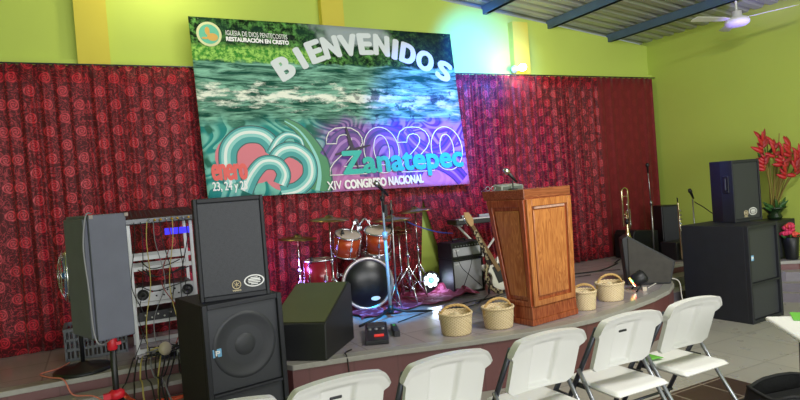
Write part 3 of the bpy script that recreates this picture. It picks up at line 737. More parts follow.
# ------------------------------------------------------------------ cables
def cable(pts, r, m, label, group=None, k=8):
    mb = MB(); mb.tube(catmull(pts, k), r, 6); return tag(mb.build('cable', m), label, 'cable', group)
M_cb = mat('cable_black', '141418', .5); M_cg = mat('cable_grey', '7C7C80', .5); M_cy = mat('cable_yellow', 'C0B060', .5); M_co = mat('cable_orange', 'D8502A', .5); M_cs = mat('cable_salmon', 'D88070', .5); M_cbl = mat('cable_blue', '2A48A8', .4); M_cr = mat('cable_red', '8A2020', .5)
for i in range(9):
    x = .28+i*.05; m = [M_cb, M_cb, M_cy, M_cg, M_cb, M_cr, M_cy, M_cb, M_cb][i]; nm = {M_cb: 'black', M_cy: 'yellow', M_cg: 'grey', M_cr: 'red'}[m]
    y0 = 5.37
    pts = [(x, y0, STG+RH+.02), (x+random.uniform(-.02, .02), y0-.04, STG+.95), (x+random.uniform(-.08, .08), y0+.02, STG+.6), (x+random.uniform(-.08, .08), y0-.02, STG+.3), (x+random.uniform(-.1, .1), 5.28, STG+.02)]
    cable(pts, .004, m, nm+' cable hanging down the front of the rack', nm+' rack cables')
for i in range(6):
    z = STG+random.choice((.60, .72, .79)); x0 = .26+random.uniform(0, .1); x1 = .70-random.uniform(0, .1)
    cable([(x0, 5.46, z), ((x0+x1)/2-.08, 5.43, z-.07), ((x0+x1)/2+.06, 5.43, z-.05), (x1, 5.46, z-.02)], .0045, M_cb, 'black cable drooping across the rack shelves', 'drooping rack cables')
for i in range(10):
    m = [M_cb, M_cb, M_cg, M_cb, M_cy, M_cb, M_cb, M_cb, M_cg, M_cb, M_cb, M_cy, M_cb][i % 13]; nm = {M_cb: 'black', M_cy: 'yellow', M_cg: 'grey'}[m]
    cx, cy = .40+random.uniform(-.18, .16), 5.22+random.uniform(-.02, .06); r = .035+.05*random.random(); ph = random.uniform(0, 6)
    pts = []
    for j in range(9):
        q = ph+j*.9; zz = STG+.010+.010*j % .08
        pts.append((cx+r*1.6*math.cos(q)+.012*j, max(5.135, cy+r*.8*math.sin(q)), zz+.01))
    cable(pts, .0055, m, nm+' cable coiled in the tangle at the foot of the rack', nm+' tangled cables', 6)
for i in range(11):
    m = [M_cb, M_cb, M_cy, M_cb, M_cg, M_cb, M_cy, M_cb, M_cb, M_cb, M_cb][i]; nm = {M_cb: 'black', M_cy: 'pale yellow', M_cg: 'grey'}[m]
    x = .14+.035*i
    sp = random.uniform(-.12, .12)
    pts = [(x+.05, 5.30, STG+.03), (x+.02, 5.08, STG+.02), (x+.3*sp, 5.0, .345), (x+.7*sp, 4.86, .33+.01*(i % 3)), (x+sp, 4.66, .23), (x+.1+sp, 4.5, .05), (x+.2+.5*sp, 4.3, .02) if x+.2+.5*sp < .5 else (x-.1, 4.35, .02)]
    cable(pts, .006, m, nm+' cable trailing over the steps left of the speaker stack', nm+' cables over the steps')
cable([(-.28, 5.64, STG+.01), (-.35, 5.50, STG+.008), (-.47, 5.42, STG+.008), (-.40, 5.25, STG+.008), (-.30, 5.09, STG+.01), (-.24, 4.98, .335), (-.10, 4.85, .325), (.05, 4.72, .225), (.2, 4.62, .22)], .006, M_cs, 'salmon extension cord running from the crate over the steps')
cable([(.06, 4.30, .48), (.10, 4.6, .36), (.16, 4.72, .23), (.24, 4.70, .225), (.32, 4.73, .225), (.42, 4.71, .225), (.60, 4.74, .225)], .010, M_co, 'thick orange extension cord beside the tripod stand')
cable([(.08, 4.35, .42), (.14, 4.66, .30), (.20, 4.75, .225), (.32, 4.70, .245), (.44, 4.75, .225), (.58, 4.71, .24)], .009, M_co, 'second thick orange cord crossing the first beside the stand')
cable([(-.02, 4.03, 1.645), (-.05, 3.962, 1.63), (-.075, 3.965, 1.45), (-.065, 3.955, 1.2), (-.058, 3.955, .95), (-.03, 3.962, .865), (.03, 4.12, .86)], .005, M_cg, 'grey cable hanging down the side of the grey loudspeaker')
cable([(1.70, 4.33, STG+.008), (1.62, 4.27, STG+.01), (1.60, 4.19, STG+.005), (1.60, 4.165, .33), (1.59, 4.16, .05)], .005, M_cb, 'black cord dropping over the stage lip from the pedal')
cable([(5.02, 4.32, STG+.008), (5.25, 4.42, STG+.01), (5.45, 4.45, STG+.03), (5.56, 4.37, STG+.0), (5.56, 4.33, .2), (5.6, 4.2, .02)], .006, mat('cable_white', 'C8C4BC', .5), 'white cord looping over the right end of the stage lip')
cable([(3.03, 5.86, 1.31), (3.2, 5.86, 1.22), (3.45, 5.86, 1.13), (3.72, 5.95, 1.08)], .007, M_cbl, 'blue cable stretched from the cymbal stand to the keyboard')
for i in range(5):
    x0 = 2.4+.5*i; cable([(x0, 4.9+.1*i, STG+.007), (x0+.5, 5.1+.08*i, STG+.007), (x0+.9, 5.0+.15*i, STG+.007), (x0+1.4, 5.4, STG+.007)], .0045, M_cb, 'thin black cable lying on the stage floor', 'floor cables on the stage')
cable([(4.6, 5.6, STG+.007), (4.9, 5.5, STG+.01), (5.1, 5.65, STG+.007), (5.6, 5.55, STG+.007), (6.2, 5.8, STG+.007)], .008, M_cb, 'black cable along the back of the stage right of the lectern')
for i, (x, y) in enumerate(((5.66, 4.30), (5.70, 4.38), (5.60, 4.26))):
    pts = [(x+.05*math.cos(q), y+.03*math.sin(q), .015+.01*(j % 4)+.03*i) for j, q in enumerate([k*.7 for k in range(14)])]
    cable(pts, .006, (M_cb, M_cg, M_cb)[i], ('black', 'grey', 'black')[i]+' cable coil on the floor left of the right speaker cabinet', ('black', 'grey', 'black')[i]+' floor coil')

# ------------------------------------------------------------------ floor monitors
M_wtop = mat('olive_panel', '4A4A28', .35, noise=.08, nscale=6); M_wedge = mat('wedge_black', '1D1E20', .5, noise=.12, nscale=10)
w1 = thing('floor_monitor', 'large black wedge floor monitor with an olive sloping panel beside the left speaker stack', 'speaker', (1.09, 4.50, STG+.002), math.radians(-41.5))
prof = [(0, 0), (.64, 0), (.66, .46), (.60, .49), (.03, .27)]
mb = MB(); mb.prism(prof, 0, .47, 'x'); mb.build('cabinet', M_wedge, w1, bevel=.008)
a = math.atan2(.22, .57)
mb = MB(); mb.box((.235, .315, .3835), (.445, .58, .006), rx=a); mb.build('sloping_panel', M_wtop, w1)
w2 = thing('floor_monitor', 'dark wedge floor monitor leaning at the right end of the stage', 'speaker', (5.04, 4.60, STG+.002), math.radians(-38))
mb = MB(); mb.prism([(0, 0), (.44, 0), (.50, .24), (.03, .54), (-.03, .50)], 0, .20, 'y'); mb.build('cabinet', M_wedge, w2, bevel=.008)
mb = MB(); mb.prism([(.02, .02), (.425, .02), (.475, .235), (.03, .515)], -.012, .0, 'y'); mb.build('grille', mat('dusty_grille', '3A3732', .7, noise=.2, nscale=14), w2, bevel=.004)

# ------------------------------------------------------------------ pedal and stage lights
pd = thing('effects_pedal', 'black effects pedal with a red screen at the foot of the microphone stand', 'pedal', (2.02, 4.55, STG+.002), math.radians(-24))
mb = MB(); mb.prism([(-.24, 0), (.26, 0), (.26, .07), (-.24, .035)], -.095, .095, 'x'); mb.build('case', M_black, pd, bevel=.006)
mb = MB(); mb.box((.02, -.13, .048), (.08, .05, .006), rx=.07); mb.build('screen', mat('red_screen', '802020', .3, emit='E03020', estr=.6), pd)
for i in range(3):
    mb = MB(); mb.lathe([(.016, 0), (.014, .014)], c=(-.055+.055*i, .04, .055), n=12); mb.build('knob', M_silver, pd)
mb = MB(); mb.box((-.0, .15, .068), (.15, .12, .02), rx=.12); mb.build('treadle', M_darkmetal, pd, bevel=.004)
pc = thing('power_unit', 'slim black power unit lying beside the effects pedal', 'adapter', (2.21, 4.58, STG), math.radians(-20))
mb = MB(); mb.box((0, 0, .025), (.05, .28, .05)); mb.build('case', M_gear, pc, bevel=.005); mb = MB(); mb.box((0, .08, .052), (.02, .04, .006)); mb.build('switch', mat('green_led', '40C060', .4), pc)

fl = thing('party_light', 'white flower shaped stage light shining on the floor behind the drum rug', 'stage light', (3.38, 5.95, STG), math.radians(-28))
M_led = mat('white_led', 'FFFFFF', .3, emit='D8FFF4', estr=2.2); M_ledp = mat('violet_led', '8050FF', .3, emit='8A5CFF', estr=2.5)
mb = MB()
for i in range(7):
    q = 2*PI*i/7; mb.lathe([(.028, 0), (.026, .008), (.01, .014)], c=(.058*math.cos(q), -.05, .16+.058*math.sin(q)), n=14, axis=Vector((0, -1, 0)))
mb.build('petal_lens', M_led, fl)
mb = MB(); mb.lathe([(.025, 0), (.02, .012)], c=(0, -.05, .16), n=14, axis=Vector((0, -1, 0))); mb.build('centre_lens', mat('green_led_lit', '60E0A0', .3, emit='40D8A0', estr=3), fl)
mb = MB(); mb.lathe([(.05, -.10), (.10, -.05), (.105, 0), (.10, .01)], c=(0, -.045, .16), n=28, axis=Vector((0, -1, 0))); mb.box((0, 0, .03), (.12, .08, .06)); mb.build('housing', M_black, fl)
mb = MB(); mb.lathe([(.022, 0), (.018, .012)], c=(.09, -.06, .04), n=14, axis=Vector((0, -1, 0))); mb.build('side_lens', M_ledp, fl)
light('party_light_beam', 'POINT', (3.34, 5.80, STG+.17), 1.5, (.6, .65, 1.0), shadow_soft_size=.06)
f2 = thing('party_light', 'small black stage light glowing red and green beside the right wedge monitor', 'stage light', (4.86, 4.36, STG), math.radians(-35))
T = Tm((0, 0, .09), ry=math.radians(-30))
mb = MB(); mb.lathe([(.055, 0), (.07, .03), (.072, .12), (.05, .14)], n=24, axis='x', T=T); mb.build('housing', M_black, f2)
mb = MB(); mb.tube([(-.0, -.09, .0), (.05, -.09, .06), (.05, .09, .06), (0, .09, .0)], .008); mb.build('bracket', M_black, f2)
mb = MB()
cl = ['F07020', 'FFE060', '40E080', 'F0402A', 'FFF0C0']
for i in range(5): mb.lathe([(.020, 0), (.018, .008)], c=(-.006, .035*math.cos(i*1.256), .035*math.sin(i*1.256)), n=10, m=i, axis=Vector((-1, 0, 0)), T=T)
mb.build('lens', [mat('led_%s' % c, c, .3, emit=c, estr=5) for c in cl], f2)
mb = MB(); mb.box((.10, -.03, .02), (.04, .012, .04)); mb.build('control_display', mat('cream_plastic'), f2)

# ------------------------------------------------------------------ drum kit
M_shell = mat('drum_shell', 'B0421F', .25, .1, coat=.7, noise=.1, nscale=5); M_shellr = mat('drum_shell_red', '8E1B28', .25, .1, coat=.7, noise=.1)
M_skin = mat('drum_skin', 'C8B8A8', .5); M_bskin = mat('black_drum_skin', '14171A', .3)
def ring(mb, r, tr, c, axis, T=None, n=36):
    L = Matrix.Translation(c) @ Vector((0, 0, 1)).rotation_difference(axis).to_matrix().to_4x4()
    if T is not None: L = T @ L
    mb.tube([(r*math.cos(2*PI*i/n), r*math.sin(2*PI*i/n), 0) for i in range(n)], tr, 6, closed=True, T=L)
bd = thing('bass_drum', 'red bass drum with black front skin in the middle of the drum kit', 'drum', (2.46, 5.66, STG+.275), math.radians(-12))
ax = Vector((0, -1, 0))
mb = MB(); mb.lathe([(.265, -.38), (.265, 0)], axis=ax, n=40); mb.build('shell', M_shellr, bd)
mb = MB(); mb.lathe([(.245, 0), (.24, .006), (.02, .008)], axis=ax, n=40); sk = mb.build('skin', M_bskin, bd)
mb = MB(); n = 24; mb.add([(.07+.05*math.cos(2*PI*i/n), -.0105, -.16+.022*math.sin(2*PI*i/n)) for i in range(n)], [list(range(n))]); mb.build('badge', M_logo, sk)
mb = MB(); mb.lathe([(.275, -.03), (.28, 0), (.272, .014), (.245, .014), (.245, -.01)], axis=ax, n=40, cap=False); mb.build('hoop', mat('hoop_silver', 'C0B8B8', .25, .6), bd)
mb = MB()
for i in range(8):
    q = 2*PI*(i+.5)/8; c, s = .275*math.cos(q), .275*math.sin(q); mb.tube([(c, -.02, s), (c, .14, s)], .006, 6); mb.box((c, .12, s), (.03, .05, .03), ry=-q)
mb.build('tension_rods', M_chrome, bd)
for s in (-1, 1):
    mb = MB(); mb.tube([(s*.22, .10, -.14), (s*.33, -.06, -.272)], .008); mb.build('spur', M_chrome, bd)
def tom(label, loc, r, h, tilt, rz, m, name='tom_drum', legs=False):
    t = thing(name, label, 'drum', loc, rz); T = Matrix.Rotation(tilt, 4, 'X')
    mb = MB(); mb.lathe([(r, 0), (r, h)], n=32, T=T); mb.build('shell', m, t)
    mb = MB(); mb.lathe([(r*.96, h), (r*.9, h+.004), (.01, h+.004)], n=32, T=T); mb.build('top_skin', M_skin, t)
    mb = MB(); mb.lathe([(.01, -.004), (r*.9, -.004), (r*.96, 0)], n=32, T=T); mb.build('bottom_skin', M_skin, t)
    for z in (0, h):
        mb = MB(); ring(mb, r*1.02, .009, (0, 0, z), Vector((0, 0, 1)), T); mb.build('hoop', M_chrome, t)
    mb = MB()
    for i in range(6):
        q = 2*PI*(i+.3)/6; c, s = r*1.03*math.cos(q), r*1.03*math.sin(q); mb.tube([(c, s, .0), (c, s, h)], .004, 5, T=T); mb.box((c, s, h*.5), (.02, .02, .045), rz=q, T=T)
    mb.build('lugs', M_chrome, t)
    if legs:
        for i in range(3):
            q = 2*PI*(i+.1)/3; c, s = (r+.02)*math.cos(q), (r+.02)*math.sin(q); mb = MB(); mb.tube([(c, s, h*.6), (c, s, .02-(loc[2]-STG)), (c*1.1, s*1.1, .004-(loc[2]-STG))], .007); mb.build('leg', M_chrome, t)
    return t
tom('orange red rack tom on the left above the bass drum', (2.27, 5.74, 1.03), .135, .21, math.radians(22), .15, M_shell)
tom('orange red rack tom on the right above the bass drum', (2.62, 5.70, 1.03), .14, .22, math.radians(20), -.15, M_shell)
tom('deep red floor tom left of the bass drum', (2.05, 5.92, STG+.20), .17, .36, 0, .2, M_shellr, 'floor_tom', True)
tom('small snare drum on the stand behind the bass drum', (2.75, 6.05, STG+.45), .16, .13, 0, 0, M_silver, 'snare_drum')
ss = thing('drum_stand', 'chrome stand with basket under the snare drum', 'stand', (2.75, 6.05, STG))
mb = MB(); mb.tube([(0, 0, .1), (0, 0, .42)], .012)
for q in (0, 2.1, 4.2): mb.tube([(0, 0, .40), (.15*math.cos(q), .15*math.sin(q), .445)], .007); mb.tube([(0, 0, .22), (.2*math.cos(q), .2*math.sin(q), .01)], .008)
mb.build('legs', M_chrome, ss)
th = thing('tom_holder', 'chrome double tom holder rising from the bass drum', 'stand', (2.455, 5.80, STG+.545))
mb = MB(); mb.tube([(0, 0, -.01), (0, -.02, .36)], .014); mb.box((0, -.02, .30), (.06, .05, .05)); mb.build('post', M_chrome, th)
for s in (-1, 1):
    mb = MB(); mb.tube(catmull([(0, -.03, .33), (s*.05, -.08, .40), (s*.10, -.10, .33), (s*.13, -.09, .24)], 5), .011); mb.box((s*.08, -.10, .37), (.03, .03, .03)); mb.build('arm', M_chrome, th)
M_cym = mat('cymbal_bronze', '9A7C4A', .3, .9)
def cymstand(label, x, y, h, arm, r, cymlabel, tiltx=.12, boom=None):
    s = thing('cymbal_stand', label, 'stand', (x, y, STG))
    top = Vector((0, 0, h))
    mb = MB(); mb.tube([(0, 0, .10), (0, 0, h*.55)], .013); mb.tube([(0, 0, h*.55), (0, 0, h)], .008); mb.lathe([(.02, 0), (.02, .05)], c=(0, 0, h*.55), n=10)
    mb.build('pole', M_chrome, s)
    for q in (.3, 2.4, 4.5):
        mb = MB(); mb.tube([(0, 0, .38), (.26*math.cos(q), .26*math.sin(q), .012)], .008); mb.tube([(0, 0, .14), (.13*math.cos(q), .13*math.sin(q), .20)], .005); mb.build('leg', M_chrome, s)
    if boom:
        mb = MB(); e = top+Vector(boom); mb.tube([top-Vector(boom)*.35, e], .007); mb.build('boom_arm', M_chrome, s); top = e
    c = tag(MB().lathe([(r, 0), (r*.6, r*.07), (r*.22, r*.11), (r*.18, r*.19), (.008, r*.24)], n=40, cap=False).build('cymbal', M_cym, solid=.002), cymlabel, 'cymbal')
    c.location = (x+top.x, y+top.y, STG+top.z); c.rotation_euler = (tiltx, arm, 0)
    mb = MB(); mb.tube([tuple(top), tuple(top+Vector((0, 0, .05)))], .006); mb.lathe([(.012, 0), (.012, .02)], c=tuple(top+Vector((0, 0, .035))), n=10); mb.build('wing_nut', M_black, s)
    return s
cymstand('chrome cymbal stand at the far left of the drum kit', 1.82, 5.90, .80, .05, .20, 'flat bronze cymbal at the far left of the drum kit', .06)
cymstand('chrome boom stand behind the floor tom', 2.12, 5.75, .97, .03, .21, 'bronze cymbal above the floor tom', .08)
cymstand('chrome cymbal stand with splayed legs on the right of the bass drum', 2.98, 5.72, .88, -.02, .22, 'bronze cymbal above the right rack tom', .05, (-.18, -.02, .03))
cymstand('tall chrome cymbal stand nearest the amplifier', 3.22, 5.92, .95, -.08, .20, 'bronze cymbal nearest the green gap in the curtains', .05, (.0, 0, .02))
hh = thing('hi_hat_stand', 'chrome hi hat stand between the bass drum and the tall cymbal stand', 'stand', (3.02, 5.98, STG))
mb = MB(); mb.tube([(0, 0, .03), (0, 0, .80)], .011); mb.build('pole', M_chrome, hh)
for q in (1, 3.1, 5.2):
    mb = MB(); mb.tube([(0, 0, .30), (.2*math.cos(q), .2*math.sin(q), .012)], .008); mb.build('leg', M_chrome, hh)
mb = MB(); mb.prism([(-.04, -.28), (.04, -.28), (.03, -.04), (-.03, -.04)], .01, .022, 'z'); mb.build('foot_pedal', M_steel, hh)
for dz, lab in ((.74, 'lower hi hat cymbal'), (.77, 'upper hi hat cymbal')):
    s_ = 1 if dz > .75 else -1
    c = MB().lathe([(.16, 0), (.10, .012*s_), (.04, .02*s_), (.03, .035*s_), (.011, .04*s_)], c=(0, 0, dz), n=32, cap=False).build('cymbal_plate', M_cym, hh, solid=.002)
# drum microphones on toms
for x, y, z, lb in ((2.22, 5.66, 1.27, 'small black clip microphone on the left rack tom'), (2.74, 5.62, 1.28, 'small black clip microphone on the right rack tom'), (1.93, 5.84, 1.02, 'small black clip microphone on the floor tom')):
    t = thing('drum_microphone', lb, 'microphone', (x, y, z)); mb = MB(); mb.lathe([(.014, 0), (.016, .05), (.022, .055), (.022, .075), (.01, .085)], n=12, axis=Vector((.3, .3, -.8)).normalized()); mb.build('body', M_black, t)
    mb = MB(); mb.tube([(0, 0, .0), (-.02, -.02, -.03), (-.015, -.03, -.065)], .006); mb.build('clip', M_black, t)
# rug under drums
def rug(u, v):
    x = 2.18+u*1.5+.05*math.sin(v*9); y = 5.24+v*.85+.22*u+.035*math.sin(u*17)+.02*math.sin(u*41)
    z = STG+.012+.012*abs(math.sin(u*23+v*7))*(1-v*.5)+.004*math.sin(u*50+3*v)
    if u > .80: z += .11*max(0, math.sin((u-.80)/.20*PI))*(.35+.65*max(0, math.sin(v*PI)))*(.75+.25*math.sin(u*80+v*15))
    return (x, y, z)
mb = MB(); mb.grid(rug, 110, 40)
m = mat('magenta_cloth', '8E2450', .8); nb = NB(m); tc = nb.n('ShaderNodeTexCoord'); nn = nb.noise(tc.outputs['Object'], 9, 4, .6, .5)
nb.put(nb.b.inputs['Base Color'], nb.mix(nb.smooth(nn, .5, .62), lin('7E1B3C'), lin('C06A94')))
tag(mb.build('rug', m, solid=.004), 'rumpled magenta and pink cloth rug spread under the drum kit', 'rug')

# ------------------------------------------------------------------ microphone stand in front of drums
ms = thing('microphone_stand', 'tall boom microphone stand lit blue in front of the bass drum', 'microphone stand', (2.455, 5.15, STG))
mb = MB(); mb.tube([(0, 0, .06), (0, 0, .80)], .016, 12); mb.tube([(0, 0, .78), (.0, 0, 1.16)], .011, 10); mb.lathe([(.026, 0), (.026, .07)], c=(0, 0, .76), n=12); mb.build('pole', mat('pale_pole', '98A4AC', .4, .1), ms)
for q in (math.radians(200), math.radians(350), math.radians(85)):
    L_ = .22 if q > 1 and q < 2 else .42
    mb = MB(); mb.tube([(0, 0, .09), (.16*math.cos(q), .16*math.sin(q), .04), (L_*math.cos(q), L_*math.sin(q), .012)], .012); mb.build('leg', M_black, ms)
mb = MB(); mb.lathe([(.03, .05), (.03, .12)], n=12); mb.build('leg_hub', M_black, ms)
mb = MB(); mb.tube([(.0, 0, 1.0), (.0, -.02, 1.24)], .010); mb.lathe([(.022, 0), (.022, .05)], c=(0, 0, 1.13), n=10); mb.build('boom_arm', M_black, ms)
mc = thing('microphone', 'black vocal microphone at the top of the tall drum side stand', 'microphone', (2.45, 5.13, 1.66))
d = Vector((-.7, -.2, .65)).normalized()
mb = MB(); mb.lathe([(.012, -.10), (.018, .04), (.02, .05)], n=14, axis=d); mb.build('handle', M_black, mc)
mb = MB(); mb.lathe([(.02, .05), (.028, .065), (.028, .09), (.018, .11), (.004, .115)], n=14, axis=d); mb.build('mesh_head', M_steel, mc)
ms2 = thing('tambourine_stand', 'slim dark stand holding a black clamp behind the tall microphone stand', 'stand', (2.70, 5.50, STG))
mb = MB(); mb.tube([(0, 0, .02), (.02, 0, 1.12)], .009); mb.build('pole', M_steel, ms2)
mb = MB(); mb.box((-.05, 0, 1.02), (.03, .03, .12)); mb.box((-.03, 0, .92), (.06, .03, .025)); mb.box((.02, 0, 1.0), (.03, .03, .04)); mb.build('clamp', M_black, ms2)
for q in (.6, 2.7, 4.8):
    mb = MB(); mb.tube([(0, 0, .25), (.09*math.cos(q), .09*math.sin(q), .012)], .007); mb.build('leg', M_steel, ms2)

# ------------------------------------------------------------------ amplifier
am = thing('guitar_amplifier', 'black guitar amplifier stack with grey cloth fronts behind the guitar', 'amplifier', (3.47, 5.62, STG), math.radians(3)); am.scale = (.86, .9, .97)
M_cloth = mat('grey_cloth', 'B0B2B8', .8, noise=.06, nscale=60)
for z0, z1, nm in ((0, .41, 'speaker_cabinet'), (.415, .60, 'amp_head')):
    mb = MB(); mb.box((.25, .15, (z0+z1)/2), (.50, .28, z1-z0)); 
    for x in (.012, .488): mb.box((x, .0, (z0+z1)/2), (.024, .03, z1-z0))
    for z in (z0+.012, z1-.012): mb.box((.25, .0, z), (.45, .03, .024))
    cb = mb.build(nm, M_black, am, bevel=.004)
    top = z1-.03 if z0 == 0 else z1-.065
    mb = MB(); mb.box((.25, .006, (z0+.025+top)/2), (.45, .012, top-z0-.025)); mb.build('grille_cloth', M_cloth, cb)
    if z0 > 0:
        mb = MB(); mb.box((.25, .0, z1-.043), (.45, .012, .036)); mb.build('control_panel', M_gear, cb)
        for i in range(9):
            mb = MB(); mb.lathe([(.009, 0), (.008, .014)], c=(.07+i*.045, -.006, z1-.043), n=10, axis=Vector((0, -1, 0))); mb.build('knob', M_silver, cb)
    vs, fs, a = text_geo('Fender', .02); mb = MB(); mb.add([(.05+x*.085, -.002, top-.045+y*.026+.010*x) for x, y in vs], fs); mb.build('lettering', M_logo, cb)
mb = MB(); mb.tube([(.15, .15, .60), (.15, .15, .625), (.35, .15, .625), (.35, .15, .60)], .010); mb.build('carry_handle', M_black, am)
cable([(3.72, 5.56, .86), (3.66, 5.54, .72), (3.58, 5.53, .58), (3.52, 5.54, .46)], .004, M_cb, 'black cord hanging across the amplifier front')
cable([(3.50, 5.56, .93), (3.54, 5.545, .75), (3.66, 5.54, .62), (3.78, 5.52, .50)], .004, M_cb, 'second black cord slung diagonally over the amplifier front')

# ------------------------------------------------------------------ keyboard on stand
kb = thing('keyboard', 'black electronic keyboard on a white cross stand beside the lectern', 'keyboard', (3.78, 5.92, 1.20), math.radians(-8))
mb = MB(); mb.box((.40, .12, .0), (.85, .28, .06)); mb.build('case', M_black, kb, bevel=.008)
mb = MB(); mb.box((.40, .03, .032), (.78, .12, .012)); mb.build('keys', M_white, kb)
mb = MB(); mb.box((.2, .19, .045), (.12, .06, .05)); mb.box((.45, .19, .045), (.16, .06, .04)); mb.build('control_box', M_silver, kb)
ks = thing('keyboard_stand', 'white metal cross stand under the electronic keyboard', 'stand', (3.80, 5.95, STG), math.radians(-8))
mb = MB(); mb.tube([(.05, .1, .02), (.70, .1, .735)], .014); mb.tube([(.70, .13, .02), (.05, .13, .735)], .014); mb.build('cross_legs', M_white, ks)
mb = MB(); mb.tube([(.05, -.08, .012), (.05, .3, .012)], .012); mb.tube([(.70, -.08, .012), (.70, .3, .012)], .012); mb.tube([(.05, -.0, .738), (.05, .22, .738)], .012); mb.tube([(.70, -.0, .738), (.70, .22, .738)], .012); mb.build('cross_bars', M_white, ks)

# ------------------------------------------------------------------ electric guitar on stand
gt = thing('electric_guitar', 'white electric guitar with a patterned strap leaning on a stand before the amplifier', 'guitar', (4.04, 5.40, STG+.05)); gt.scale = (.92, .92, .92)
up = Matrix.Rotation(math.radians(-25), 4, 'Y') @ Matrix.Rotation(math.radians(-10), 4, 'X')
out = [(-.10, 0), (-.16, .06), (-.165, .14), (-.12, .20), (-.115, .26), (-.17, .33), (-.16, .40), (-.10, .37), (-.045, .33), (.03, .32), (.07, .36), (.13, .36), (.14, .30), (.11, .24), (.115, .18), (.16, .12), (.155, .05), (.10, 0), (0, -.015)]
out = [(p.x, p.y) for p in catmull([(a, b, 0) for a, b in out], 4, True)]
mb = MB(); mb.prism(out, -.02, .022, 'y'); mb.build('body', mat('cream_lacquer', 'E8E4DC', .2, coat=.5), gt, bevel=.006, T=up)
mb = MB(); mb.prism([(-.09, .10), (.06, .06), (.08, .2), (.05, .30), (-.06, .30)], -.024, -.02, 'y'); mb.build('pick_guard', M_black, gt, T=up)
mb = MB(); mb.prism([(-.028, .22), (.028, .22), (.022, .86), (-.022, .86)], -.034, -.012, 'y'); mb.build('neck', mat('neck_maple', '7A5A38', .35), gt, T=up)
mb = MB(); mb.prism([(-.022, .86), (.022, .86), (.06, .92), (.05, 1.02), (.0, 1.05), (-.03, 1.0), (-.03, .92)], -.028, -.012, 'y'); hd = mb.build('headstock', mat('maple_light', 'C8A070', .35), gt, T=up)
mb = MB()
for i in range(6): mb.lathe([(.007, 0), (.007, .02)], c=(-.035, -.02, .90+i*.02), n=8, axis=Vector((-1, 0, 0)))
mb.build('tuning_pegs', M_chrome, hd, T=up)
m = mat('camo_strap', '4A3A2A', .8); nb = NB(m); tc = nb.n('ShaderNodeTexCoord'); nn = nb.noise(tc.outputs['Object'], 30, 3); nb.put(nb.b.inputs['Base Color'], nb.mix(nb.smooth(nn, .48, .54), lin('2A1C18'), lin('B0A080')))
mb = MB()
sp = catmull([up @ Vector(p) for p in [(-.02, -.05, .80), (-.05, -.06, .55), (-.10, -.06, .38), (-.20, -.08, .30), (-.24, -.09, .14), (-.14, -.09, .0), (0, -.05, -.02)]], 8)
vs = []
for i, p in enumerate(sp):
    t_ = (sp[min(len(sp)-1, i+1)]-sp[max(0, i-1)]).normalized(); n_ = t_.cross(Vector((0, 1, 0))).normalized()*.028
    vs += [p+n_, p-n_]
mb.add(vs, [(2*i, 2*i+1, 2*i+3, 2*i+2) for i in range(len(sp)-1)], 0, None, True); mb.build('strap', m, gt, solid=.004)
gs = thing('guitar_stand', 'black tubular stand holding the white electric guitar', 'stand', (3.95, 5.50, STG))
mb = MB(); mb.tube([(0, .05, .35), (-.18, -.12, .012)], .01); mb.tube([(0, .05, .35), (.18, -.12, .012)], .01); mb.tube([(0, .05, .35), (0, .22, .012)], .01); mb.tube([(-.12, -.05, .07), (.16, -.05, .07)], .009); mb.tube([(0, .05, .33), (-.14, .06, .56)], .01); mb.build('frame', M_black, gs)

# ------------------------------------------------------------------ lectern
lc = thing('lectern', 'tall varnished wooden lectern with panelled sides standing on the stage', 'lectern', (3.19, 3.93, STG+.002), math.radians(8))
def hexa(w0, y0, wb, yb, ch):  # plan outline: front edge on y=y0 from x=-w.. ; returns list
    return []
# plan of body: front panel x 0..W, then side panel slanting back to the left, mirrored right
def plan(g, bt):    # g grow, bt depth of the side
    W = .53
    return [(-g*.6, -g*.3), (W+g*.6, -g*.3), (W+g*.6, bt+g*.6), (-g*.6, bt+g*.6)]
def frust(z0, pl0, z1, pl1, mb, m=0):
    vs = [(x, y, z0) for x, y in pl0]+[(x, y, z1) for x, y in pl1]; n = len(pl0)
    mb.add(vs, [list(range(n))[::-1], list(range(n, 2*n))]+[(i, (i+1) % n, n+(i+1) % n, n+i) for i in range(n)], m)
P0 = plan(0, .27); P1 = plan(.03, .41)
mb = MB(); frust(.16, P0, 1.06, P1, mb); mb.build('body', M_wooddark, lc, bevel=.004)
def on_face(a0, b0, a1, b1, z0, z1, u, v, lift):
    """point on the slanted face between bottom edge a0-b0 and top edge a1-b1"""
    A = Vector((*a0, z0)); B = Vector((*b0, z0)); C = Vector((*b1, z1)); D = Vector((*a1, z1))
    p = A*(1-u)*(1-v)+B*u*(1-v)+C*u*v+D*(1-u)*v; nrm = (B-A).cross(D-A).normalized(); return p+nrm*lift
def slab_on(face, rect, l0, l1, mb, m=0):
    u0, v0, u1, v1 = rect; q = [(u0, v0), (u1, v0), (u1, v1), (u0, v1)]
    vs = [on_face(*face, u, v, l0) for u, v in q]+[on_face(*face, u, v, l1) for u, v in q]
    mb.add(vs, [(3, 2, 1, 0), (4, 5, 6, 7)]+[(i, (i+1) % 4, 4+(i+1) % 4, 4+i) for i in range(4)], m)
faces = {'front': (P0[0], P0[1], P1[0], P1[1], .16, 1.06), 'left': (P0[3], P0[0], P1[3], P1[0], .16, 1.06), 'right': (P0[1], P0[2], P1[1], P1[2], .16, 1.06)}
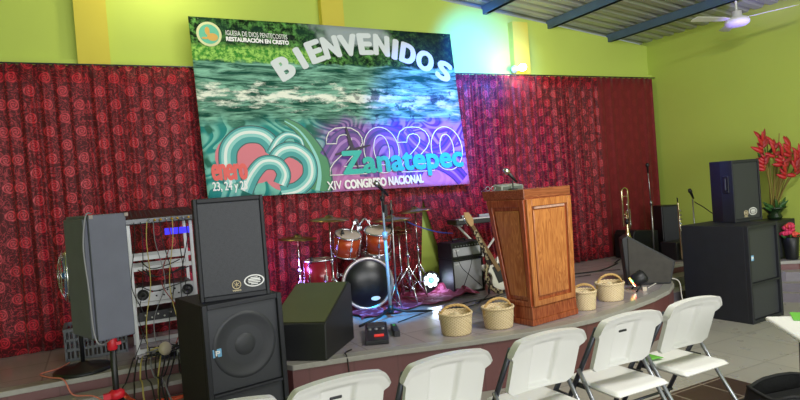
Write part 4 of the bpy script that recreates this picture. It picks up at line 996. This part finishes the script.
for nm, fc in faces.items():
    st = .10 if nm == 'front' else .12
    mb = MB()
    for r in ((0, 0, st, 1), (1-st, 0, 1, 1), (st, 0, 1-st, .05), (st, .93, 1-st, 1)): slab_on(fc, r, 0, .022, mb)
    mb.build('frame', M_wood if nm != 'left' else M_wooddark, lc, bevel=.003)
    mb = MB(); slab_on(fc, (st+.04, .085, 1-st-.04, .895), .0, .014, mb); mb.build('raised_panel', M_wood, lc, bevel=.008)
mb = MB(); slab_on(faces['front'], (.16, .905, .84, .925), .0, .02, mb); mb.build('carved_strip', mat('carved_wood', 'B89080', .35, noise=.3, nscale=60), lc)
mb = MB(); frust(.0, plan(.05, .28), .05, plan(.05, .28), mb); frust(.05, plan(.035, .275), .15, plan(.03, .27), mb); frust(.15, plan(.03, .27), .165, plan(.012, .27), mb); mb.build('plinth', M_wooddark, lc, bevel=.004)
mb = MB(); frust(1.045, plan(.03, .41), 1.065, plan(.045, .43), mb); frust(1.065, plan(.05, .44), 1.145, plan(.055, .45), mb); mb.build('top', M_woodtop, lc, bevel=.004)
mb = MB(); mb.box((.29, -.05, .012), (.12, .05, .004)); 
ZL = STG+.002+1.145
mb2 = MB(); mb2.box((.62, .30, .008), (.10, .6, .014)); 
lm = thing('microphone', 'silver headed gooseneck microphone standing on top of the lectern', 'microphone', (3.30, 4.22, ZL))
mb = MB(); mb.lathe([(.04, 0), (.042, .006), (.02, .012)], n=18); mb.build('base', M_black, lm)
mb = MB(); mb.tube(catmull([(0, 0, .01), (0, 0, .06), (.01, 0, .10)], 5), .006); mb.build('neck', M_black, lm)
d = Vector((-.75, -.1, .65)).normalized()
mb = MB(); mb.lathe([(.010, -.05), (.014, .0), (.018, .07)], c=(.01, 0, .10), n=14, axis=d); mb.build('handle', M_black, lm)
mb = MB(); mb.lathe([(.018, .07), (.027, .085), (.028, .11), (.018, .13), (.004, .135)], c=(.01, 0, .10), n=14, axis=d); mb.build('mesh_head', M_chrome, lm)
bx = thing('control_box', 'flat grey control box lying on top of the lectern', 'box', (3.30, 4.26, ZL), math.radians(8))
mb = MB(); mb.prism([(-.0, 0), (.10, 0), (.10, .055), (0, .035)], -.11, .17, 'x'); mb.build('case', mat('box_grey', '8A9288', .5), bx, bevel=.004)
mb = MB(); mb.box((-.04, -.003, .018), (.10, .004, .026)); mb.box((.09, -.003, .018), (.12, .004, .026)); mb.build('front_panels', mat('panel_dark', '5A625C', .4), bx)
gl = thing('eyeglasses', 'small wire spectacles left on the near left corner of the lectern top', 'glasses', (3.10, 4.28, ZL+.003))
mb = MB()
for s in (-1, 1): mb.tube([(s*.03+.022*math.cos(q), 0, .022+.018*math.sin(q)) for q in [2*PI*i/16 for i in range(16)]], .003, 5, closed=True); mb.tube([(s*.052, 0, .025), (s*.056, .06, .003)], .003, 5)
mb.tube([(-.008, 0, .024), (.008, 0, .024)], .003, 5); mb.build('frame', M_silver, gl)

# ------------------------------------------------------------------ baskets
M_wick = mat('wicker', 'E0CC94', .75, noise=.08, nscale=25); M_wickd = mat('wicker_dark', 'C8A468', .7, noise=.12, nscale=30)
nb = NB(M_wick); tc = nb.n('ShaderNodeTexCoord'); sp_ = nb.n('ShaderNodeSeparateXYZ'); nb.nt.links.new(tc.outputs['Object'], sp_.inputs[0])
ang = nb.m('ARCTAN2', sp_.outputs[1], sp_.outputs[0]); row_ = nb.m('FLOOR', nb.m('MULTIPLY', sp_.outputs[2], 90.0))
wv_ = nb.m('SINE', nb.m('ADD', nb.m('MULTIPLY', ang, 26.0), nb.m('MULTIPLY', row_, PI)))
ln_ = nb.m('ABSOLUTE', nb.m('SUBTRACT', nb.m('FRACT', nb.m('MULTIPLY', sp_.outputs[2], 90.0)), 0.5))
pf_ = nb.m('MAXIMUM', nb.m('MULTIPLY', nb.smooth(wv_, -.2, -.9), .7), nb.smooth(ln_, .36, .5))
nb.put(nb.b.inputs['Base Color'], nb.mix(pf_, lin('EAD6AE'), lin('BC9E70'))); nb.bump(nb.m('SUBTRACT', 1.0, pf_), .5, .004)
def basket(label, x, y, r, h, hh_, rz, sx=1.0):
    t = thing('wicker_basket', label, 'basket', (x, y, STG+.001), rz, 'wicker baskets along the stage lip')
    rows = 22; prof = []
    for j in range(rows+1): prof.append((r*(.86+.14*(j/rows)**.7), h*j/rows))
    prof2 = prof+[(r*.95, h), (r*.93, h*.7), (r*.85, .015), (.005, .012)]
    f = lambda j, k: 1+(.022 if (k//2+j//1) % 2 else -.018)*(1 if j <= rows else 0)
    mb = MB(); mb.lathe(prof2, n=72, sx=sx, sy=1, f=f); mb.build('woven_body', M_wick, t)
    mb = MB(); n = 48
    for ph in (0, .5):
        mb.tube([(r*1.0*sx*math.cos(2*PI*i/n), r*math.sin(2*PI*i/n), h+.004*math.sin(i*2*PI/4+ph*6.3)) for i in range(n)], .009, 6, closed=True)
    mb.build('rim', M_wick, t)
    mb = MB()
    for ph in (0, PI):
        P = []
        for i in range(41):
            a = PI*i/40; P.append((r*.98*sx*math.cos(a), .006*math.sin(i*1.1+ph), h*.75+(hh_-h*.75)*math.sin(a)**.8+.006*math.cos(i*1.1+ph)))
        mb.tube(P, .008, 6)
    mb.build('handle', M_wickd, t)
    mb = MB(); mb.grid(lambda u, v: ((u-.5)*1.5*r*sx, (v-.5)*1.4*r, h*.82+.02*math.sin(u*11+v*3)+.015*math.sin(v*13)-.05*((u-.5)**2+(v-.5)**2)), 16, 16); mb.build('cloth_lining', mat('cloth_cream', 'D8C8A0', .9), t, solid=.003)
basket('leftmost wicker basket on the stage lip, left of the lectern', 2.585, 4.19, .130, .17, .235, math.radians(-20), 1.05)
basket('wicker basket on the stage lip touching the lectern on its left', 2.965, 4.12, .128, .17, .24, math.radians(-5), 1.05)
basket('wicker basket on the stage lip just right of the lectern', 3.93, 4.10, .105, .165, .225, math.radians(-35), 1.0)
basket('rightmost wicker basket on the stage lip beside the small stage light', 4.38, 4.22, .125, .165, .245, math.radians(-15), 1.08)

# ------------------------------------------------------------------ brass, tall microphone stand and gear at the right back
M_brassb = mat('brass', 'E6D2AC', .22, 1.0)
tr = thing('trombone', 'brass trombone standing upright on a stand before the plain red curtain', 'trombone', (6.32, 5.7, STG))
mb = MB(); A = [(-.05, 0, .50), (-.05, 0, .96)]+[(-.05+.04*(1-math.cos(q)), 0, .96+.05*math.sin(q)) for q in [PI*i/8 for i in range(1, 8)]]+[(.03, 0, .96), (.03, 0, .45)]
mb.tube(A, .011, 8); mb.tube([(-.05, 0, .90), (.03, 0, .90)], .006, 6); mb.tube([(-.05, 0, .66), (.03, 0, .66)], .006, 6); mb.build('slide', M_brassb, tr, T=Matrix.Diagonal((1.35, 1, 1, 1)))
mb = MB(); mb.tube([(.055, .03, .84), (.055, .03, .50), (.07, .03, .45), (.09, .03, .50), (.09, .03, .72)], .010, 8); mb.tube([(-.05, 0, .62), (.055, .03, .62)], .006, 6); mb.build('tuning_tubes', M_chrome, tr)
mb = MB(); mb.lathe([(.012, .70), (.014, .50), (.022, .42), (.045, .34), (.085, .30)], c=(.015, .02, 0), n=28, cap=False); mb.build('bell', M_brassb, tr, solid=.002)
sd = thing('instrument_stand', 'black stand with a peg under the trombone bell', 'stand', (6.335, 5.72, STG))
mb = MB(); mb.tube([(0, 0, .10), (0, 0, .52)], .010)
for q in (.5, 2.6, 4.7): mb.tube([(0, 0, .14), (.2*math.cos(q), .2*math.sin(q), .01)], .009)
mb.lathe([(.02, .52), (.026, .56), (.012, .60)]); mb.build('frame', M_black, sd)
tm = thing('microphone_stand', 'tall thin microphone stand before the edge of the plain red curtain', 'microphone stand', (6.80, 5.70, STG))
mb = MB(); mb.tube([(0, 0, .05), (0, 0, .78)], .012); mb.tube([(0, 0, .76), (-.02, 0, 1.22)], .008); mb.lathe([(.018, .74), (.018, .80)]); mb.build('pole', M_steel, tm)
for q in (.2, 2.3, 4.4):
    mb = MB(); mb.tube([(0, 0, .12), (.26*math.cos(q), .26*math.sin(q), .012)], .009); mb.build('leg', M_black, tm)
mb = MB(); mb.lathe([(.012, 0), (.014, .08), (.024, .09), (.024, .12), (.01, .135)], c=(-.02, 0, 1.19), n=12); mb.build('microphone_clip', M_black, tm)
sx = thing('saxophone', 'small brass saxophone upright on a peg behind the right speaker cabinet', 'saxophone', (6.72, 5.22, STG-.072))
mb = MB(); mb.tube([(.0, 0, .86), (.01, 0, .82), (.02, 0, .55), (.03, 0, .25), (.045, 0, .12), (.08, 0, .10), (.115, 0, .16), (.13, 0, .30)], [.006, .010, .016, .022, .028, .03, .034, .055], 12); mb.build('body_tube', M_brassb, sx)
mb = MB()
for i in range(9): mb.lathe([(.012, 0), (.012, .008)], c=(.018, -.022, .30+i*.055), n=10, axis=Vector((0, -1, 0)))
mb.tube([(-.005, -.02, .28), (-.01, -.02, .75)], .004, 6); mb.build('keywork', M_chrome, sx)
mb = MB(); mb.tube([(.0, 0, .86), (-.01, -.01, .90), (-.03, -.02, .91)], .008, 8); mb.build('mouthpiece', M_black, sx)
gm = thing('microphone', 'black gooseneck microphone on a stand behind the right speaker cabinet', 'microphone', (7.06, 5.25, STG))
mb = MB(); mb.tube([(0, 0, .02), (0, 0, .80)], .009); mb.lathe([(.09, 0), (.09, .015), (.02, .03)]); mb.build('stand', M_steel, gm)
mb = MB(); mb.lathe([(.012, 0), (.018, .09), (.02, .10), (.027, .11), (.02, .15)], c=(.02, 0, .80), n=14, axis=Vector((-.45, 0, .8)).normalized()); mb.build('head', M_black, gm)
cable([(6.5, 4.4, 1.06), (6.7, 4.7, 1.05), (6.92, 5.0, 1.12), (7.05, 5.22, 1.18)], .006, M_cb, 'black cable rising behind the right speaker cabinet to the gooseneck microphone')
mb = MB(); mb.prism([(0, 0), (.50, 0), (.50, .36), (.05, .40), (0, .34)], 0, .35, 'y'); o = mb.build('instrument_case', M_gear, bevel=.01); o.location = (6.62, 5.88, STG); tag(o, 'low black instrument case behind the right wedge monitor', 'case')
bc = thing('loudspeaker', 'black upright speaker in the corner beside the plain red curtain', 'speaker', (7.18, 5.85, STG), math.radians(-12))
mb = MB(); mb.prism([(0, 0), (.28, 0), (.24, .24), (.04, .24)], 0, .70, 'z'); mb.build('cabinet', M_gear, bc, bevel=.012)
mb = MB(); mb.box((.14, -.006, .36), (.25, .012, .64)); mb.build('grille', M_grille, bc)
mb = MB(); mb.box((0, 0, .12), (.35, .25, .24)); o = mb.build('instrument_case', M_gear, bevel=.01); o.location = (6.95, 5.45, STG); tag(o, 'small black case beside the tall thin microphone stand', 'case')
bk = thing('speaker_box', 'black box standing against the right wall under the flowers', 'speaker', (7.29, 4.40, STG), 0)
mb = MB(); mb.box((.27, .16, .24), (.54, .32, .48)); mb.build('cabinet', M_gear, bk, bevel=.01)
mb = MB(); mb.box((.27, -.004, .24), (.48, .01, .42)); mb.build('grille', M_grille, bk)

# ------------------------------------------------------------------ flowers
M_stem = mat('bamboo_stem', '8A7A3E', .6); M_leaf = mat('leaf_green', '2F5A28', .5); M_redf = mat('heliconia_red', 'B01C26', .45); M_redd = mat('heliconia_dark', '8E1A28', .5); M_rose = mat('rose_pink', 'E23A66', .5); M_roser = mat('rose_coral', 'EE5A4A', .5)
fa = thing('flower_arrangement', 'tall arrangement of red heliconias and bare stems in a dark vase by the right wall', 'flowers', (7.68, 4.56, STG+.481))
mb = MB(); mb.lathe([(.07, 0), (.09, .03), (.07, .07), (.12, .13), (.15, .15), (.13, .145), (.06, .07)], n=28); mb.build('vase', mat('vase_green_black', '1C2E1A', .25), fa)
def petal(mb, p, d, L, W, m=0):
    d = Vector(d).normalized(); s = d.cross(Vector((0.2, 1, .1))).normalized(); nrm = d.cross(s); p = Vector(p)
    k = 6; vs = []
    for i in range(k+1):
        t = i/k; w_ = W*math.sin(PI*min(.98, t*.9+.08))**.8*(1-t*.3); c = p+d*L*t+nrm*(-.15*L*t*t)
        vs += [c-s*w_, c+nrm*w_*.35, c+s*w_]
    fs = []
    for i in range(k):
        a = 3*i; fs += [(a, a+1, a+4, a+3), (a+1, a+2, a+5, a+4)]
    mb.add(vs, fs, m, None, True)
rnd = random.Random(5)
heads = [(-.65, -.30, .91), (-.42, -.3, .85), (-.55, -.25, .70), (-.27, -.3, .74), (-.10, -.3, .84), (-.22, -.3, .58), (-.02, -.3, .60), (.08, -.3, .72)]
for i, (x, y, z) in enumerate(heads):
    mb = MB(); mb.tube(catmull([(x*.08, 0, .08), (x*.5, y*.5, .08+(z-.08)*.6), (x, y, z)], 6), .008, 6); mb.build('stem', M_stem, fa)
    mb = MB()
    for j in range(9):
        s_ = 1 if j % 2 else -1; h_ = j*.018; petal(mb, (x, y, z-.06+h_), (s_*(.9-.06*j)+rnd.uniform(-.3, .3), rnd.uniform(-.6, .6), .35+.12*j+rnd.uniform(-.2, .2)), .125+rnd.uniform(-.03, .04), .032, j % 2)
    mb.build('flower', [M_redf, M_redd], fa, solid=.002)
for i in range(11):
    x = -.30+.055*i; mb = MB(); mb.tube([(x*.2, rnd.uniform(-.03, .03), .08), (x*.85-.12, -.20+rnd.uniform(-.05, .05), .85+rnd.uniform(-.1, .25))], .007, 6); mb.build('stem', M_stem, fa)
for i in range(10):
    a_ = rnd.uniform(-1, 1); mb = MB(); petal(mb, (a_*.06, rnd.uniform(-.06, .06), .12), (a_*1.4, rnd.uniform(-.9, .0), .35+rnd.uniform(-.2, .4)), .18, .035); mb.build('leaf', M_leaf, fa, solid=.002)
for i in range(4):
    mb = MB(); petal(mb, (-.52+.05*i, -.2, .78+.02*i), (-.7+.4*i, -.3, .3), .16, .022); mb.build('leaf', M_leaf, fa, solid=.002)
rb = thing('rose_bouquet', 'low bouquet of pink roses in front of the tall heliconia vase', 'flowers', (7.54, 4.30, STG))
mb = MB(); mb.lathe([(.06, 0), (.07, .02), (.08, .16), (.09, .27), (.08, .28), (.06, .2)], n=24); mb.build('pot', M_black, rb)
for i in range(13):
    q = rnd.uniform(0, 6.28); r_ = .10*math.sqrt(rnd.random()); z = .33+.10*(1-r_/.10)+rnd.uniform(-.05, .06); c = Vector((r_*math.cos(q), r_*math.sin(q)*.8, z)); mb = MB()
    for lay, (rr, n_) in enumerate(((.022, 4), (.038, 5), (.052, 6))):
        for j in range(n_):
            a = 2*PI*j/n_+lay*.5; petal(mb, c+Vector((0, 0, -.02)), (rr*math.cos(a)*16, rr*math.sin(a)*16, 1.2-.25*lay), .055, .026)
    mb.build('rose', (M_rose, M_rose, M_roser)[i % 3], rb, solid=.002)
for i in range(9):
    a = rnd.uniform(0, 6.28); mb = MB(); petal(mb, (.03*math.cos(a), .03*math.sin(a), .27), (math.cos(a), math.sin(a), .3), .12, .03); mb.build('leaf', M_leaf, rb, solid=.002)

# ------------------------------------------------------------------ folding chairs
def folding_chair(slot):
    t = thing('folding_chair', 'x', 'chair', (0, 0, 0), 0, 'white folding chairs in a row before the stage')
    W = .228
    # back panel: curved top, slight curve in plan, leans back
    def back(u, v, s):
        x = (u-.5)*2; hw = W+.004
        zt_ = .845-.020*abs(x)**2-.055*max(0, abs(x)-.80)/.2*max(0, abs(x)-.80)/.2
        zb_ = .520+.03*max(0, abs(x)-.82)/.18
        z = zb_+(zt_-zb_)*v
        yy = .115-(z-.52)*.36-.022*x*x
        rec = 0
        if s < 0:   # recess towards the camera side
            ax_ = abs(x)-(.36-.06*(1-v)); av = max(.10-v, v-.80)
            e = max(ax_, av); rec = .024*(1 if e < 0 else max(0, 1-e/.05))
            if v > .93: rec -= .010*math.sin((v-.93)/.07*PI*.5)
        fl_ = min(1, max(0, (v-.80)/.10)); hw += -.012+.022*fl_; yy -= .012*fl_*(1 if s < 0 else 0)
        return (x*hw, yy+s*.014+rec, z)
    mb = MB(); nu, nv = 56, 44
    mb.grid(lambda u, v: back(u, v, -1), nu, nv); mb.grid(lambda u, v: back(1-u, v, 1), nu, nv)
    # rim
    def rim(us):
        vs = []; 
        for (u, v) in us: vs += [back(u, v, -1), back(u, v, 1)]
        n = len(us); mb.add(vs, [(2*i, 2*i+1, 2*((i+1) % n)+1, 2*((i+1) % n)) for i in range(n)], 0, None, True)
    rim([(i/nu, 0) for i in range(nu)]+[(1, j/nv) for j in range(nv)]+[(1-i/nu, 1) for i in range(nu)]+[(0, 1-j/nv) for j in range(nv)])
    b = mb.build('backrest', M_white, t)
    if slot:
        mb = MB(); p = back(.50, .66, -1); mb.box((p[0], p[1]-.002, p[2]), (.060, .008, .014), ry=.0); mb.build('handle_slot', M_black, b, bevel=.004)
    def seat(u, v, s):
        x = (u-.5)*2; y = -.085+.43*v
        r = min(1, (1-abs(x))/.10)*1.0; hwd = .203-.02*v
        e = min((1-abs(x))/.12, v/.10, (1-v)/.10, 1); e = max(0, e)
        z = .445+.006*v-.012*math.cos(x*PI/2)*math.sin(PI*min(1, v))-(0 if e >= 1 else .018*(1-e)**2)
        if s < 0: z = .445-.035+(.012*(1-e)**2)
        cx = 1-.06*max(0, 1-v/.12)**2-.06*max(0, (v-.88)/.12)**2
        return (x*hwd*cx, y, z)
    mb = MB(); mb.grid(lambda u, v: seat(u, v, 1), 30, 30); mb.grid(lambda u, v: seat(1-u, v, -1), 30, 30)
    nu = nv = 30; us = [(i/nu, 0) for i in range(nu)]+[(1, j/nv) for j in range(nv)]+[(1-i/nu, 1) for i in range(nu)]+[(0, 1-j/nv) for j in range(nv)]
    vs = []
    for (u, v) in us: vs += [seat(u, v, 1), seat(u, v, -1)]
    n = len(us); mb.add(vs, [(2*i, 2*i+1, 2*((i+1) % n)+1, 2*((i+1) % n)) for i in range(n)], 0, None, True)
    mb.build('seat', M_white, t)
    for s in (-1, 1):
        mb = MB(); x = s*.222
        mb.tube([(x, .018, .79), (x, .17, .52), (x, .27, .35), (x, .46, .012)], .0145, 8); l = mb.build('leg', M_darkmetal, t); l['label'] = 'dark grey front leg running up behind the backrest'
        mb = MB(); mb.tube([(s*.226, .46, .0), (s*.226, .46, .03)], .018, 8, T=Matrix.Translation((0, 0, .0))); mb.build('foot_cap', M_black, l)
        mb = MB(); x = s*.247; mb.tube([(x, .16, .535), (x, .02, .32), (x, -.20, .012)], .0125, 8); l = mb.build('leg', M_silver, t); l['label'] = 'silver rear leg'
        mb = MB(); mb.tube([(x, -.20, .0), (x, -.20, .03)], .017, 8); mb.build('foot_cap', M_black, l)
        mb = MB(); mb.box((s*.212, .17, .425), (.010, .10, .028)); mb.build('side_bracket', M_darkmetal, t)
    mb = MB(); mb.tube([(-.23, .37, .14), (.23, .37, .14)], .009); mb.tube([(-.247, -.13, .11), (.247, -.13, .11)], .009); mb.build('cross_bar', M_darkmetal, t)
    return t
pA = folding_chair(True); pB = folding_chair(False)
row = [(.39, pB, 0, 'white folding chair at the left end of the row, only its top in view'), (.895, pA, 0, 'white folding chair with black slot in front of the olive wedge monitor'), (1.435, pB, 1, 'white folding chair in front of the leftmost wicker basket'),
       (2.04, pB, 1, 'white folding chair in front of the lectern'), (2.635, pA, 1, 'white folding chair with black slot in front of the right hand baskets'), (3.18, pB, 1, 'white folding chair at the far right end of the row')]
for x, p, cp, lb in row:
    o = copy_tree(p) if cp else p
    o.location = (x, 2.42+(.05 if x < 1 else .02 if x < 1.5 else 0), .006); o.rotation_euler = (0, 0, random.uniform(-.03, .03)); o['label'] = lb
pp = MB(); pp.grid(lambda u, v: (3.0+.12*u, 2.60+.16*v, .462+.004*math.sin(u*5)), 6, 6)
tag(pp.build('leaflet', mat('green_paper', '5FA83A', .6), solid=.002), 'green leaflet lying on the seat of the far right folding chair', 'paper')

# ------------------------------------------------------------------ table and bag at lower right
tb = thing('folding_table', 'white folding table with grey legs entering at the right edge', 'table', (3.41, 2.09, .006), math.radians(-41))
mb = MB(); mb.box((.55, -.28, .728), (1.14, .60, .028)); mb.build('tabletop', M_white, tb, bevel=.012, seg=3)
mb = MB(); mb.box((.58, -.28, .70), (1.0, .46, .02)); mb.build('apron', M_darkmetal, tb)
for x in (.12, 1.0):
    for s in (-1, 1):
        mb = MB(); mb.tube([(x, -.28+s*.18, .69), (x+(.0 if s < 0 else 0), -.28+s*.23, .012)], .014); mb.build('leg', M_darkmetal, tb)
    mb = MB(); mb.tube([(x, -.46, .25), (x, -.10, .25)], .01); mb.build('leg_brace', M_darkmetal, tb)
gf = MB(); gf.box((.0, .0, .0), (.28, .20, .004), rz=math.radians(-55)); o = gf.build('leaflet', mat('green_paper')); o.location = (3.57, 1.90, .751); tag(o, 'green leaflet lying on the corner of the white table', 'paper')
bgm = thing('black_bag', 'open black fabric bag on the floor at the bottom right corner', 'bag', (4.10, 2.33, .006), math.radians(-12))
M_bag = mat('black_fabric', '0E0F12', .75, bump=.3, bscale=30)
def bag(u, v):
    a = 2*PI*u; r = 1-.08*v; x = .38*r*math.copysign(abs(math.cos(a))**.6, math.cos(a)); y = .20*r*math.copysign(abs(math.sin(a))**.6, math.sin(a))
    return (x, y, .02+.11*v+.015*math.sin(a*5)*v)
mb = MB(); mb.grid(bag, 60, 10); mb.box((0, 0, .02), (.68, .34, .02)); mb.build('body', M_bag, bgm, solid=.012)
mb = MB(); mb.tube([(bag(i/40, 1)) for i in range(40)], .012, 6, closed=True); mb.build('zipped_rim', M_bag, bgm)
mb = MB(); mb.tube(catmull([(-.2, -.19, .12), (-.16, -.21, .16), (0, -.22, .18), (.14, -.21, .15), (.2, -.19, .12)], 6), .011); mb.build('strap', M_bag, bgm)
